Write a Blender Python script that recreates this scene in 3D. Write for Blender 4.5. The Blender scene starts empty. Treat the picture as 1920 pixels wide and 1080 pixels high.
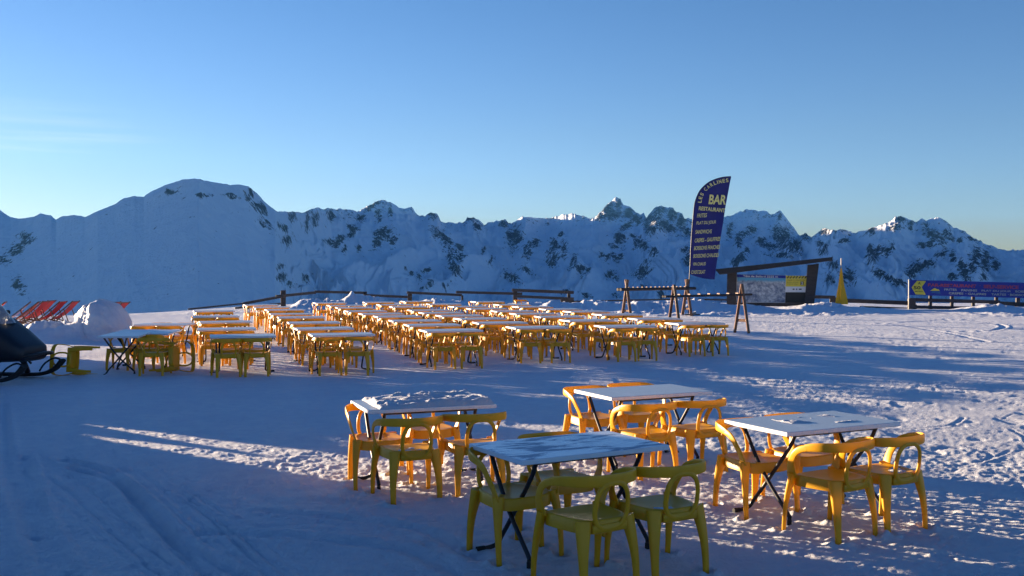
import bpy, math, random
import numpy as np
from mathutils import Vector, Matrix

random.seed(11)
S = bpy.context.scene
COL = S.collection
R = math.radians

# ------------------------------------------------------------------ camera, sky, sun, exposure
H = 1.96            # eye height above the snow
F = 1922.0          # focal length in photograph pixels (1920 wide)
cam_d = bpy.data.cameras.new('camera')
cam = bpy.data.objects.new('camera', cam_d)
COL.objects.link(cam)
cam.location = (0, 0, H)
cam.rotation_euler = (R(90 - 0.957), 0, 0)
cam_d.sensor_width = 36
cam_d.lens = 36 * F / 1920
cam_d.clip_start = 0.05
cam_d.clip_end = 60000
S.camera = cam

SUN_AZ, SUN_EL = -56.0, 4.4
world = bpy.data.worlds.new("World")
S.world = world
world.use_nodes = True
wn, wl = world.node_tree.nodes, world.node_tree.links
wn.clear()
sky = wn.new('ShaderNodeTexSky'); sky.sky_type = 'NISHITA'
sky.sun_disc = False
sky.sun_elevation = R(SUN_EL); sky.sun_rotation = R(SUN_AZ)
sky.altitude = 2200; sky.air_density = 1.2; sky.dust_density = 0.9; sky.ozone_density = 2.5
bg = wn.new('ShaderNodeBackground'); bg.inputs['Strength'].default_value = 0.05
wo = wn.new('ShaderNodeOutputWorld')
# the clear mountain air: the blue deepens towards the zenith
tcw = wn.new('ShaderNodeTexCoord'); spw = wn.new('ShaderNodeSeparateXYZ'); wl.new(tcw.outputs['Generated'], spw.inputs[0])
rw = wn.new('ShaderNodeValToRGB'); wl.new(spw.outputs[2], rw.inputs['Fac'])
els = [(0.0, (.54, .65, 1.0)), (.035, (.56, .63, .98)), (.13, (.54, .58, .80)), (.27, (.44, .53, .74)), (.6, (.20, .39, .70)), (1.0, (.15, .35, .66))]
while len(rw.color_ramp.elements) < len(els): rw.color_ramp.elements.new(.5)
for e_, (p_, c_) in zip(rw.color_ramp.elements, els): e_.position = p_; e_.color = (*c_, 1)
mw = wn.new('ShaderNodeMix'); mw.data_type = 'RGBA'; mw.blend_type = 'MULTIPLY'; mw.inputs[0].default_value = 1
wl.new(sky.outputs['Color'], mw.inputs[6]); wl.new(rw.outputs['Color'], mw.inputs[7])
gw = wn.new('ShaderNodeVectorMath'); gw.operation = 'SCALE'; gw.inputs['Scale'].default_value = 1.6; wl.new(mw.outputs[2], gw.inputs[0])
# thin high cloud low on the left
mpw = wn.new('ShaderNodeMapping'); mpw.inputs['Scale'].default_value = (1.2, 1.2, 22); mpw.inputs['Rotation'].default_value = (0, R(5), 0); wl.new(tcw.outputs['Generated'], mpw.inputs['Vector'])
nw = wn.new('ShaderNodeTexNoise'); nw.inputs['Scale'].default_value = 2.2; nw.inputs['Detail'].default_value = 5; nw.inputs['Roughness'].default_value = .55; wl.new(mpw.outputs[0], nw.inputs['Vector'])
def mapr(sock, a, b, c, d):
    n = wn.new('ShaderNodeMapRange'); n.interpolation_type = 'SMOOTHSTEP'
    for i, v in enumerate((a, b, c, d)): n.inputs[i + 1].default_value = v
    wl.new(sock, n.inputs[0]); return n.outputs[0]
def mulw(a, b):
    n = wn.new('ShaderNodeMath'); n.operation = 'MULTIPLY'; wl.new(a, n.inputs[0])
    if isinstance(b, float): n.inputs[1].default_value = b
    else: wl.new(b, n.inputs[1])
    return n.outputs[0]
cm = mulw(mulw(mapr(nw.outputs['Fac'], .48, .72, 0, 1), mapr(spw.outputs[0], -.28, -.42, 0, 1)), mulw(mapr(spw.outputs[2], .05, .08, 0, 1), mapr(spw.outputs[2], .16, .10, 0, 1)))
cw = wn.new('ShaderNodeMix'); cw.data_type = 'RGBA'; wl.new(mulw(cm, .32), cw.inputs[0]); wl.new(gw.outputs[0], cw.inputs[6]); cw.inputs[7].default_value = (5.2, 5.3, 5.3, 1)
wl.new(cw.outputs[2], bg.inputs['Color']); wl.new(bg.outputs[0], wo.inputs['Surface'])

sun_d = bpy.data.lights.new('sun', 'SUN'); sun = bpy.data.objects.new('sun', sun_d); COL.objects.link(sun)
sun_d.energy = 5.0; sun_d.angle = R(0.5); sun_d.color = (1.0, 0.76, 0.51)
sd = Vector((math.sin(R(SUN_AZ)) * math.cos(R(SUN_EL)), math.cos(R(SUN_AZ)) * math.cos(R(SUN_EL)), math.sin(R(SUN_EL))))
sun.rotation_euler = sd.to_track_quat('Z', 'Y').to_euler()
sun.location = sd * 100
vs = S.view_settings
S.display_settings.display_device = 'sRGB'
vs.view_transform = 'Standard'; vs.look = 'None'; vs.gamma = 1; vs.use_curve_mapping = False
vs.exposure = 2.22

# ------------------------------------------------------------------ materials
def lin(c):
    return tuple((x / 12.92 if x <= 0.04045 else ((x + 0.055) / 1.055) ** 2.4) for x in c)

class NT:
    def __init__(s, name):
        s.m = bpy.data.materials.new(name); s.m.use_nodes = True
        s.n, s.l = s.m.node_tree.nodes, s.m.node_tree.links
        s.b = s.n['Principled BSDF']; s.o = s.n['Material Output']
    def new(s, t, **k):
        n = s.n.new(t)
        for a, v in k.items(): setattr(n, a, v)
        return n
    def noise(s, scale, detail=6, rough=.55, dist=0, vec=None):
        n = s.new('ShaderNodeTexNoise'); n.inputs['Scale'].default_value = scale
        n.inputs['Detail'].default_value = detail; n.inputs['Roughness'].default_value = rough
        n.inputs['Distortion'].default_value = dist
        if vec is not None: s.l.new(vec, n.inputs['Vector'])
        return n.outputs['Fac']
    def ramp(s, fac, stops, interp='LINEAR'):
        n = s.new('ShaderNodeValToRGB'); cr = n.color_ramp; cr.interpolation = interp
        while len(cr.elements) < len(stops): cr.elements.new(0.5)
        for e, (p, c) in zip(cr.elements, stops):
            e.position = p; e.color = (*c, 1) if len(c) == 3 else c
        s.l.new(fac, n.inputs['Fac']); return n.outputs['Color']
    def mix(s, fac, a, b):
        n = s.new('ShaderNodeMix', data_type='RGBA')
        for sock, v in ((n.inputs[0], fac), (n.inputs[6], a), (n.inputs[7], b)):
            if isinstance(v, (float, int)): sock.default_value = v
            elif isinstance(v, tuple): sock.default_value = (*v, 1)
            else: s.l.new(v, sock)
        return n.outputs[2]
    def math(s, op, a, b=None, c=None, clamp=False):
        n = s.new('ShaderNodeMath', operation=op, use_clamp=clamp)
        for i, v in enumerate((a, b, c)):
            if v is None: continue
            if isinstance(v, (float, int)): n.inputs[i].default_value = v
            else: s.l.new(v, n.inputs[i])
        return n.outputs[0]
    def bump(s, h, strength, dist):
        n = s.new('ShaderNodeBump'); n.inputs['Strength'].default_value = strength
        n.inputs['Distance'].default_value = dist
        s.l.new(h, n.inputs['Height']); s.l.new(n.outputs[0], s.b.inputs['Normal']); return n
    def coord(s, which='Object'):
        return s.new('ShaderNodeTexCoord').outputs[which]
    def set(s, **k):
        for a, v in k.items():
            s.b.inputs[a.replace('_', ' ')].default_value = v

def simple(name, col, rough=.5, var=.12, scale=8, bump=0, metallic=0.0):
    t = NT(name); c = t.coord()
    f = t.noise(scale, 5, .6, 0, c)
    a = tuple(x * (1 - var) for x in col); b = tuple(min(1, x * (1 + var)) for x in col)
    t.l.new(t.ramp(f, [(.3, a), (.7, b)]), t.b.inputs['Base Color'])
    t.set(Roughness=rough, Metallic=metallic)
    if bump: t.bump(t.noise(scale * 6, 4, .6, 0, c), .5, bump)
    return t.m

def snow_material():
    t = NT('snow'); c = t.coord()
    f = t.noise(.9, 6, .6, 0, c)
    f2 = t.noise(5, 8, .7, .5, c)
    t.l.new(t.mix(t.ramp(f2, [(.42, (.55,) * 3), (.58, (0, 0, 0))]), t.ramp(f, [(.35, (.78, .81, .87)), (.65, (.86, .88, .91))]), (.70, .74, .83)), t.b.inputs['Base Color'])
    t.set(Roughness=.55); t.b.inputs['Specular IOR Level'].default_value = .35
    n1 = t.noise(8, 5, .6, .4, c); n2 = t.noise(34, 8, .75, .3, c)
    t.bump(t.math('ADD', n1, t.math('MULTIPLY', n2, 1.0)), .9, .055)
    return t.m

def plastic():
    t = NT('yellow_plastic'); c = t.coord()
    f = t.noise(14, 5, .6, 0, c)
    col = t.ramp(f, [(.3, (.86, .415, .009)), (.7, (.92, .48, .013))])
    t.l.new(col, t.b.inputs['Base Color'])
    t.set(Roughness=.36); t.b.inputs['Specular IOR Level'].default_value = .45
    tr = t.new('ShaderNodeBsdfTranslucent'); tr.inputs['Color'].default_value = (.70, .42, .014, 1)
    mx = t.new('ShaderNodeMixShader'); mx.inputs[0].default_value = .30
    t.l.new(t.b.outputs[0], mx.inputs[1]); t.l.new(tr.outputs[0], mx.inputs[2])
    t.l.new(mx.outputs[0], t.o.inputs['Surface'])
    t.bump(t.noise(300, 2, .5, 0, c), .15, .002)
    return t.m

def tabletop_material(name, frosted):
    t = NT(name); c = t.coord()
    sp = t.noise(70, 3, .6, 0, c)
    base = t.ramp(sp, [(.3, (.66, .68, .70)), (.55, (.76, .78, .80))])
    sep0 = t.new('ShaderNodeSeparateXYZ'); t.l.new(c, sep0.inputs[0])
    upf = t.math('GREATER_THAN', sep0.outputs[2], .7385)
    top_dim = t.ramp(sp, [(.3, (.34, .42, .48)), (.6, (.44, .52, .58))])
    base = t.mix(upf, base, top_dim)  # low sun painted in: edges lighter, top face darker
    if frosted:
        mp = t.new('ShaderNodeMapping'); mp.inputs['Scale'].default_value = (2.0, 5.5, 2)
        t.l.new(c, mp.inputs['Vector'])
        f = t.noise(1.3, 7, .6, .6, mp.outputs[0])
        k = t.ramp(f, [(.50, (0, 0, 0)), (.56, (1, 1, 1))])
        sep = t.new('ShaderNodeSeparateXYZ'); t.l.new(c, sep.inputs[0])
        up = t.math('GREATER_THAN', sep.outputs[2], .7385)
        k2 = t.math('MULTIPLY', k, up)
        col = t.mix(k2, (.66, .72, .78), (.16, .25, .36))
        t.l.new(t.ramp(k2, [(0, (.25,) * 3), (1, (.45,) * 3)]), t.b.inputs['Roughness'])
        t.l.new(col, t.b.inputs['Base Color'])
        t.bump(f, .3, .01)
    else:
        f = t.noise(5, 6, .65, .3, c)
        base = t.mix(t.math('MULTIPLY', upf, t.ramp(f, [(.55, (0, 0, 0)), (.75, (.8, .8, .8))])), base, (.60, .66, .72))
        t.l.new(base, t.b.inputs['Base Color'])
        t.set(Roughness=.34)
        t.bump(sp, .2, .001)
    return t.m

def wood(name, dark, light, rough=.7):
    t = NT(name); c = t.coord()
    mp = t.new('ShaderNodeMapping'); mp.inputs['Scale'].default_value = (1, 9, 9)
    t.l.new(c, mp.inputs['Vector'])
    f = t.noise(3, 7, .65, .5, mp.outputs[0])
    t.l.new(t.ramp(f, [(.3, dark), (.7, light)]), t.b.inputs['Base Color'])
    t.set(Roughness=rough)
    t.bump(f, .5, .01)
    return t.m

M = {}
M['snow'] = snow_material()
M['plastic'] = plastic()
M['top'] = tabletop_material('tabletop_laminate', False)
M['top_frost'] = tabletop_material('tabletop_frosted', True)
M['black_metal'] = simple('black_painted_steel', (.012, .012, .014), .4, .2, 30)
M['rubber'] = simple('black_rubber', (.01, .01, .01), .8, .2, 40)
M['wood_grey'] = wood('weathered_wood', (.022, .018, .020), (.065, .052, .050))
M['wood_rack'] = wood('varnished_rack_wood', (.085, .034, .018), (.20, .095, .045), .35)
M['wood_shaded'] = wood('shade_dark_log', (.016, .009, .008), (.040, .022, .016), .7)  # beam wood coloured darker, for the shade on its near side
M['roof'] = simple('dark_roof_sheet', (.02, .018, .02), .6, .3, 5)
M['navy'] = simple('navy_cloth', (.012, .012, .16), .6, .15, 4)
M['navy2'] = simple('blue_banner_vinyl', (.004, .02, .27), .55, .12, 3)
M['white'] = simple('white_paint', (.75, .75, .75), .5, .05)
M['yellow'] = simple('yellow_print', (.72, .58, .06), .6, .1)
M['gold'] = simple('pale_yellow_print', (.85, .74, .26), .7, .25, 12)
M['cream'] = simple('pale_print', (.45, .48, .42), .7, .2, 12)
M['pink'] = simple('red_print', (.42, .06, .12), .7, .2, 12)
M['black'] = simple('black_print', (.012, .012, .012), .6, .1)
M['flag_yellow'] = simple('yellow_flag_cloth', (1.0, .42, .006), .7, .12, 3)
M['pole'] = simple('grey_pole', (.35, .33, .30), .5, .1, metallic=.3)
M['teal'] = simple('teal_print', (.02, .15, .30), .6, .1)
M['snowmobile'] = simple('black_bodywork', (.008, .009, .014), .5, .2, 4)
M['sticker'] = simple('pale_panel', (.30, .36, .48), .4, .2, 6)
M['canvas_red'] = simple('red_canvas', (.60, .035, .045), .75, .15, 5)
M['canvas_sunlit'] = simple('sunlit_red_canvas', (.78, .13, .08), .75, .12, 5)  # the red canvas again, sunlight put into its colour as lighter orange

def glass():
    t = NT('windshield_plastic')
    t.set(Roughness=.12); t.b.inputs['Base Color'].default_value = (.55, .62, .70, 1)
    t.b.inputs['Transmission Weight'].default_value = .75; t.b.inputs['IOR'].default_value = 1.1
    return t.m
M['glass'] = glass()

# ------------------------------------------------------------------ mesh helpers
class MB:
    def __init__(s): s.v, s.f, s.fm = [], [], []
    def add(s, vs_, fs_, mi=0):
        o = len(s.v); s.v += [tuple(p) for p in vs_]
        s.f += [tuple(i + o for i in f) for f in fs_]; s.fm += [mi] * len(fs_)
    def box(s, c, d, rot=None, bev=0.0, mi=0):
        hx, hy, hz = d[0] / 2, d[1] / 2, d[2] / 2
        if bev <= 0:
            p = [Vector((x, y, z)) for x in (-hx, hx) for y in (-hy, hy) for z in (-hz, hz)]
            f = [(0, 1, 3, 2), (4, 6, 7, 5), (0, 4, 5, 1), (2, 3, 7, 6), (0, 2, 6, 4), (1, 5, 7, 3)]
        else:
            b = min(bev, hx * .9, hy * .9, hz * .9)
            rings = []
            for z, k in ((-hz, b), (-hz + b, 0), (hz - b, 0), (hz, b)):
                q = []
                X, Y = hx - k, hy - k
                for sx, sy in ((1, 1), (-1, 1), (-1, -1), (1, -1)):
                    a = [(sx * X, sy * (Y - b), z), (sx * (X - b), sy * Y, z)]
                    if sx * sy < 0: a = a[::-1]
                    q += a
                rings.append([Vector(t) for t in q])
            p = [t for r in rings for t in r]; n = 8; f = []
            for i in range(3):
                for j in range(n):
                    f.append((i * n + j, i * n + (j + 1) % n, (i + 1) * n + (j + 1) % n, (i + 1) * n + j))
            f.append(tuple(range(n))[::-1]); f.append(tuple(range(3 * n, 4 * n)))
        m = rot if rot is not None else Matrix.Identity(3)
        s.add([m @ q + Vector(c) for q in p], f, mi)
    def beam(s, a, b, w, h, up=(0, 0, 1), bev=0.0, mi=0):
        a, b = Vector(a), Vector(b); x = (b - a); L = x.length; x.normalize()
        y = Vector(up).cross(x).normalized(); z = x.cross(y)
        s.box((a + b) / 2, (L, w, h), Matrix((x, y, z)).transposed(), bev, mi)
    def sweep(s, path, outs, hw, ht, n=10, e=2.6, closed=False, mi=0):
        """section is a superellipse: half size hw along cross(t,out), ht along out"""
        P = [Vector(p) for p in path]; N = len(P); rings = []
        for i in range(N):
            a = P[(i - 1) % N] if (closed or i > 0) else P[0]
            b = P[(i + 1) % N] if (closed or i < N - 1) else P[-1]
            t = (b - a).normalized()
            o = Vector(outs[i]) if isinstance(outs, list) else Vector(outs)
            o = (o - t * o.dot(t)).normalized(); w = t.cross(o)
            W = hw[i] if isinstance(hw, (list, tuple)) else hw
            T = ht[i] if isinstance(ht, (list, tuple)) else ht
            r = []
            for k in range(n):
                th = 2 * math.pi * (k + .5) / n; c, q = math.cos(th), math.sin(th)
                r.append(P[i] + w * (W * math.copysign(abs(c) ** (2 / e), c)) + o * (T * math.copysign(abs(q) ** (2 / e), q)))
            rings.append(r)
        v = [q for r in rings for q in r]; f = []
        for i in range(N if closed else N - 1):
            j = (i + 1) % N
            for k in range(n):
                l = (k + 1) % n
                f.append((i * n + k, i * n + l, j * n + l, j * n + k))
        if not closed:
            f.append(tuple(range(n))[::-1]); f.append(tuple(range((N - 1) * n, N * n)))
        s.add(v, f, mi)
    def tube(s, path, r, n=10, mi=0):
        P = [Vector(p) for p in path]
        outs = []
        for i in range(len(P)):
            t = (P[min(i + 1, len(P) - 1)] - P[max(i - 1, 0)]).normalized()
            o = Vector((0, 0, 1)) if abs(t.z) < .9 else Vector((1, 0, 0))
            if outs and isinstance(outs[-1], Vector): o = outs[-1]
            o = (o - t * o.dot(t))
            if o.length < 1e-3: o = t.orthogonal()
            outs.append(o.normalized())
        s.sweep(P, outs, r, r, n, 2.0, mi=mi)
    def mesh(s, name, mats, smooth=True, angle=38):
        me = bpy.data.meshes.new(name); me.from_pydata(s.v, [], s.f)
        for m in (mats if isinstance(mats, (list, tuple)) else [mats]): me.materials.append(m)
        if s.fm and max(s.fm): me.polygons.foreach_set('material_index', s.fm)
        me.validate(); me.update()
        import bmesh
        b = bmesh.new(); b.from_mesh(me); bmesh.ops.recalc_face_normals(b, faces=b.faces); b.to_mesh(me); b.free()
        if smooth:
            me.shade_smooth() if hasattr(me, 'shade_smooth') else None
            try: me.set_sharp_from_angle(angle=R(angle))
            except Exception: pass
        return me

def catmull(pts, m=4):
    P = [np.array(p, float) for p in pts]; out = []
    for i in range(len(P) - 1):
        a = P[max(i - 1, 0)]; b = P[i]; c = P[i + 1]; d = P[min(i + 2, len(P) - 1)]
        for k in range(m):
            t = k / m
            out.append(.5 * ((2 * b) + (c - a) * t + (2 * a - 5 * b + 4 * c - d) * t * t + (3 * b - a - 3 * c + d) * t ** 3))
    out.append(P[-1]); return out

def link(name, data, parent=None):
    o = bpy.data.objects.new(name, data); COL.objects.link(o)
    if parent is not None: o.parent = parent
    return o

def tag(o, label=None, cat=None, group=None, kind=None):
    if label: o['label'] = label
    if cat: o['category'] = cat
    if group: o['group'] = group
    if kind: o['kind'] = kind
    return o

def empty(name, loc=(0, 0, 0), rz=0.0):
    o = bpy.data.objects.new(name, None); COL.objects.link(o)
    o.empty_display_size = .2; o.location = loc; o.rotation_euler = (0, 0, rz)
    return o

def copy_tree(o, parent=None):
    kids = list(o.children)
    c = o.copy(); COL.objects.link(c)
    if parent is not None: c.parent = parent
    for ch in kids: copy_tree(ch, c)
    return c

def at(u, v, z=0.0):
    """ground position (height z) seen at photograph pixel u,v"""
    d = (H - z) * F / (v - 508.0)
    return Vector(((u - 960) / F * d, d, z))
def atd(u, v, d):
    return Vector(((u - 960) / F * d, d, H - (v - 508.0) * d / F))

# ------------------------------------------------------------------ noise
def _hash(ix, iy, seed):
    h = (ix.astype(np.int64) * 374761393 + iy.astype(np.int64) * 668265263 + seed * 974634777) & 0xffffffff
    h = ((h ^ (h >> 13)) * 1274126177) & 0xffffffff
    h = (h ^ (h >> 16)) & 0xffffffff
    return h / 4294967295.0
def vnoise(x, y, seed=0):
    ix = np.floor(x); iy = np.floor(y); fx = x - ix; fy = y - iy
    fx = fx * fx * fx * (fx * (fx * 6 - 15) + 10); fy = fy * fy * fy * (fy * (fy * 6 - 15) + 10)
    a = _hash(ix, iy, seed); b = _hash(ix + 1, iy, seed); c = _hash(ix, iy + 1, seed); d = _hash(ix + 1, iy + 1, seed)
    return (a * (1 - fx) + b * fx) * (1 - fy) + (c * (1 - fx) + d * fx) * fy * 1.0
def fbm(x, y, octs=5, seed=0, gain=.5, lac=2.03):
    s = 0; a = 1; t = 0
    for i in range(octs):
        s = s + a * (vnoise(x, y, seed + i * 17) - .5); t += a; a *= gain
        x, y = (x * .8 - y * .6) * lac + 3.1, (x * .6 + y * .8) * lac + 7.7
    return s / t * 2
def ridged(x, y, octs=5, seed=0, gain=.5, lac=2.1):
    s = 0; a = 1; t = 0
    for i in range(octs):
        n = 1 - np.abs(2 * vnoise(x, y, seed + i * 31) - 1); s = s + a * n * n; t += a; a *= gain
        x, y = (x * .8 - y * .6) * lac + 1.7, (x * .6 + y * .8) * lac + 9.2
    return s / t
def sst(a, b, x):
    t = np.clip((x - a) / (b - a), 0, 1); return t * t * (3 - 2 * t)

def grid_mesh(name, X, Y, Z, mat, attr=None):
    nr, nc = X.shape
    me = bpy.data.meshes.new(name)
    co = np.stack([X, Y, Z], -1).reshape(-1, 3).astype(np.float32)
    i = np.arange(nr - 1)[:, None] * nc + np.arange(nc - 1)[None, :]
    q = np.stack([i, i + 1, i + nc + 1, i + nc], -1).reshape(-1, 4).astype(np.int32)
    me.vertices.add(len(co)); me.vertices.foreach_set('co', co.ravel())
    me.loops.add(q.size); me.loops.foreach_set('vertex_index', q.ravel())
    me.polygons.add(len(q)); me.polygons.foreach_set('loop_start', np.arange(0, q.size, 4, dtype=np.int32))
    me.polygons.foreach_set('loop_total', np.full(len(q), 4, np.int32))
    me.update(calc_edges=True); me.validate()
    me.polygons.foreach_set('use_smooth', np.ones(len(me.polygons), bool))
    me.materials.append(mat)
    if attr is not None:
        for an, av in attr.items():
            a = me.attributes.new(an, 'FLOAT', 'POINT'); a.data.foreach_set('value', av.reshape(-1).astype(np.float32))
    return me

# ------------------------------------------------------------------ snow ground (one sheet to the rim and down the slope)
SX, SY = math.sin(R(SUN_AZ)), math.cos(R(SUN_AZ))     # towards the sun
def polyline_groove(X, Y, Z, pix, width, depth):
    P = [at(u, v) for u, v in pix]
    P = [(p.x, p.y) for p in P]
    P = catmull([(a, b, 0) for a, b in P], 5)
    best = np.full(X.shape, 9.0)
    xs = [p[0] for p in P]; ys = [p[1] for p in P]
    m = (X > min(xs) - 1) & (X < max(xs) + 1) & (Y > min(ys) - 1) & (Y < max(ys) + 1)
    x, y = X[m], Y[m]; b = best[m]
    for p, q in zip(P[:-1], P[1:]):
        d = np.array(q[:2]) - np.array(p[:2]); L2 = (d ** 2).sum() + 1e-9
        t = np.clip(((x - p[0]) * d[0] + (y - p[1]) * d[1]) / L2, 0, 1)
        b = np.minimum(b, np.hypot(x - p[0] - t * d[0], y - p[1] - t * d[1]))
    w = width
    Z[m] += -depth * np.exp(-(b / w) ** 2) + depth * .55 * np.exp(-((b - 2 * w) / (w * .7)) ** 2)

NEAR_SETS = [((.063, 6.60), 29.5, [(.29, -.33, 4), (.86, -.32, 0), (.20, .48, (4, False)), (.74, .74, -4)]),
             ((-1.26, 8.98), 21, [(.295, -.245, 2), (.90, -.20, -2), (.18, .41, (0, False)), (.79, .85, 0)]),
             ((.964, 9.90), 25.6, [(.22, -.24, 2), (.80, -.24, 0), (.28, .86, 3), (.86, .93, -3)]),
             ((2.087, 7.75), 27, [(.22, -.235, 6), (.74, -.235, 2), (.19, .61, -1), (.74, .66, 2)])]
FEET = []
for (fx_, fy_), yw_, st_ in NEAR_SETS:
    for lx_, ly_, tr_ in st_:
        nr_ = ly_ < .375; t_ = tr_[0] if isinstance(tr_, tuple) else tr_
        if isinstance(tr_, tuple): nr_ = tr_[1]
        a_ = R(yw_); cx_ = fx_ + lx_ * math.cos(a_) - ly_ * math.sin(a_); cy_ = fy_ + lx_ * math.sin(a_) + ly_ * math.cos(a_)
        q_ = a_ + R(t_) + (0 if nr_ else math.pi)
        for px_, py_ in ((-.205, -.235), (.205, -.235), (-.256, .232), (.256, .232)):
            FEET.append((cx_ + px_ * math.cos(q_) - py_ * math.sin(q_), cy_ + px_ * math.sin(q_) + py_ * math.cos(q_)))

def build_ground():
    az = np.concatenate([np.arange(-180, -76, 3.0), np.arange(-76, -29.0, .3), np.arange(-29, 29, .07), np.arange(29, 45, 1.0), np.arange(45, 180.1, 3.0)])
    rr = [0.0, .6, 1.2, 1.8, 2.4, 2.9, 3.3, 3.6]
    v = 508 + 3767 / 3.8
    while v > 566:
        rr.append(3767 / (v - 508)); v -= 1.5 if v > 640 else (1.0 if v > 600 else .7)
    r = rr[-1]
    while r < 90: r *= 1.02; rr.append(r)
    while r < 420: r *= 1.08; rr.append(r)
    A, D = np.meshgrid(np.radians(az), np.array(rr))
    X = np.sin(A) * D; Y = np.cos(A) * D
    Z = np.zeros_like(X)
    front = Y > 1
    U = np.where(front, 960 + F * X / np.maximum(Y, 1), 960.0)
    # broad undulation and packed, wind and boot worn surface
    Z += .02 * fbm(X * .35, Y * .35, 3, 5)
    fade = np.clip(1.3 - D / 55, .25, 1)
    patch = .35 + 1.1 * sst(-.25, .45, fbm(X * .30 + 4, Y * .30, 3, 71))
    Z += .008 * fbm(X * 2.2, Y * 2.6, 4, 9) * fade * patch
    Z += .005 * (ridged(X * 5.0, Y * 6.5, 3, 19) - .45) * fade * patch
    Z += .0055 * fbm(X * 17, Y * 17, 3, 29) * fade * patch
    # clods and boot prints
    cl = fbm(X * 9, Y * 9, 2, 41)
    Z += .012 * np.clip(cl - .42, 0, 1) * fade
    fp = fbm(X * 3.7, Y * 3.7, 1, 55)
    Z -= .011 * sst(.62, .8, fp) * fade
    Z += (1 - sst(9, 17, D)) * (.006 * fbm(X * 6.5, Y * 6.5, 3, 61) + .006 * fbm(X * 24, Y * 24, 2, 63))
    # scuffed, sunken snow round the feet of the nearest chairs
    for fx, fy in FEET:
        m = (np.abs(X - fx) < .3) & (np.abs(Y - fy) < .3)
        rr_ = np.hypot(X[m] - fx, Y[m] - fy)
        Z[m] += .020 * np.exp(-((rr_ - .075) / .03) ** 2) * (.5 + 1.3 * vnoise(X[m] * 22, Y[m] * 22, 8)) - .012 * np.exp(-(rr_ / .05) ** 2)
    for pix, w, dpt in [
        ([(118, 866), (150, 873), (200, 888), (240, 920), (285, 962), (330, 1015), (400, 1060), (450, 1085)], .05, .030),
        ([(135, 880), (215, 905), (262, 955), (300, 1000), (350, 1050), (400, 1090)], .05, .032),
        ([(2, 760), (12, 860), (28, 930), (52, 1000), (82, 1085)], .05, .022),
        ([(40, 860), (62, 960), (95, 1040), (130, 1090)], .06, .026),
        ([(225, 700), (150, 770), (120, 860)], .08, .012),
                ([(1690, 605), (1784, 599), (1850, 604), (1883, 612), (1860, 620), (1784, 622)], .08, .02),
        ([(1580, 605), (1660, 607), (1740, 618), (1850, 640)], .08, .018),
        ([(1440, 735), (1520, 748), (1640, 768), (1760, 782)], .04, .008),
        ([(500, 960), (650, 975), (800, 1000), (900, 1050)], .06, .018),
        ([(380, 1000), (560, 1010), (760, 1035), (860, 1075)], .07, .02),
    ]: polyline_groove(X, Y, Z, pix, w, dpt)
    rs = random.Random(4)
    for _ in range(26):
        x0, y0 = rs.uniform(3.6, 8.5), rs.uniform(9.5, 19); a = rs.uniform(.2, 2.9); L_ = rs.uniform(.8, 2.6); bnd = rs.uniform(-.25, .25)
        q = [(960 + F * xx / yy, 508 + H * F / yy) for xx, yy in [(x0, y0), (x0 + math.cos(a) * L_ / 2 - math.sin(a) * bnd, y0 + math.sin(a) * L_ / 2 + math.cos(a) * bnd), (x0 + math.cos(a) * L_, y0 + math.sin(a) * L_)]]
        polyline_groove(X, Y, Z, q, rs.uniform(.018, .03), rs.uniform(.003, .007))
    for k_ in range(22):
        o_ = rs.uniform(-150, 170); sl_ = rs.uniform(.75, 1.15); st_ = rs.uniform(0, 130)
        q = [(110 + o_ + st_, 850 + st_ * .7), (190 + o_ + st_, 850 + st_ * .7 + 60 * sl_), (300 + o_ + st_, 850 + st_ * .7 + 165 * sl_), (390 + o_ + st_, 850 + st_ * .7 + 235 * sl_)]
        polyline_groove(X, Y, Z, q, rs.uniform(.014, .024), rs.uniform(.003, .007))
    # snow ploughed against the fence along the rim
    bu = [-200, 0, 200, 330, 430, 480, 530, 600, 640, 690, 740, 780, 815, 870, 900, 1000, 1050, 1100, 1150, 1200, 1250, 1300, 1340, 1380, 1420, 1450, 1475, 1500, 1540, 1570, 1600, 1640, 1700, 1780, 1820, 1850, 1880, 1920, 2100]
    bh = [.1, .1, .05, .05, .1, .2, .32, .75, .86, .78, .40, .5, .86, .5, .40, .45, .5, .58, .45, .62, .66, .60, .55, .42, .3, .22, .36, .44, .47, .42, .28, .16, .05, .08, .22, .38, .36, .32, .4]
    hb = np.interp(U, bu, bh)
    bd = np.interp(U, [0, 330, 480, 600, 1000, 1920], [41, 46, 47.5, 50, 50.5, 49.5])
    shp = np.exp(-np.abs((D * np.cos(A) - bd) / 2.1) ** 2.4)
    lump = .72 + .55 * fbm(X * .9, Y * .9, 4, 91) + .35 * (ridged(X * 1.6, Y * 1.6, 4, 33) - .4)
    Z = np.where(front, Z + hb * shp * np.clip(lump, .2, 1.5), Z)
    toe = np.exp(-np.abs((D * np.cos(A) - bd + 3.6) / 1.6) ** 2)
    Z = np.where(front, Z + toe * .14 * np.clip(hb, 0, .6) * np.clip(fbm(X * 2.4, Y * 2.4, 4, 77) * 2 + .4, 0, 2), Z)
    # low lit ridge of shovelled snow beside the big heap, left
    rid = np.exp(-((Y - 29.5) / 1.1) ** 2) * sst(-14.9, -14.2, X) * (1 - sst(-12.2, -11.6, X))
    Z += rid * (.42 + .35 * fbm(X * 1.7, Y * 1.7, 4, 13))
    # unseen bank added left of the frame, shaped to throw shade over the near snow
    p = X * SY - Y * SX            # across the sun
    uu = X * SX + Y * SY           # towards the sun
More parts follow.
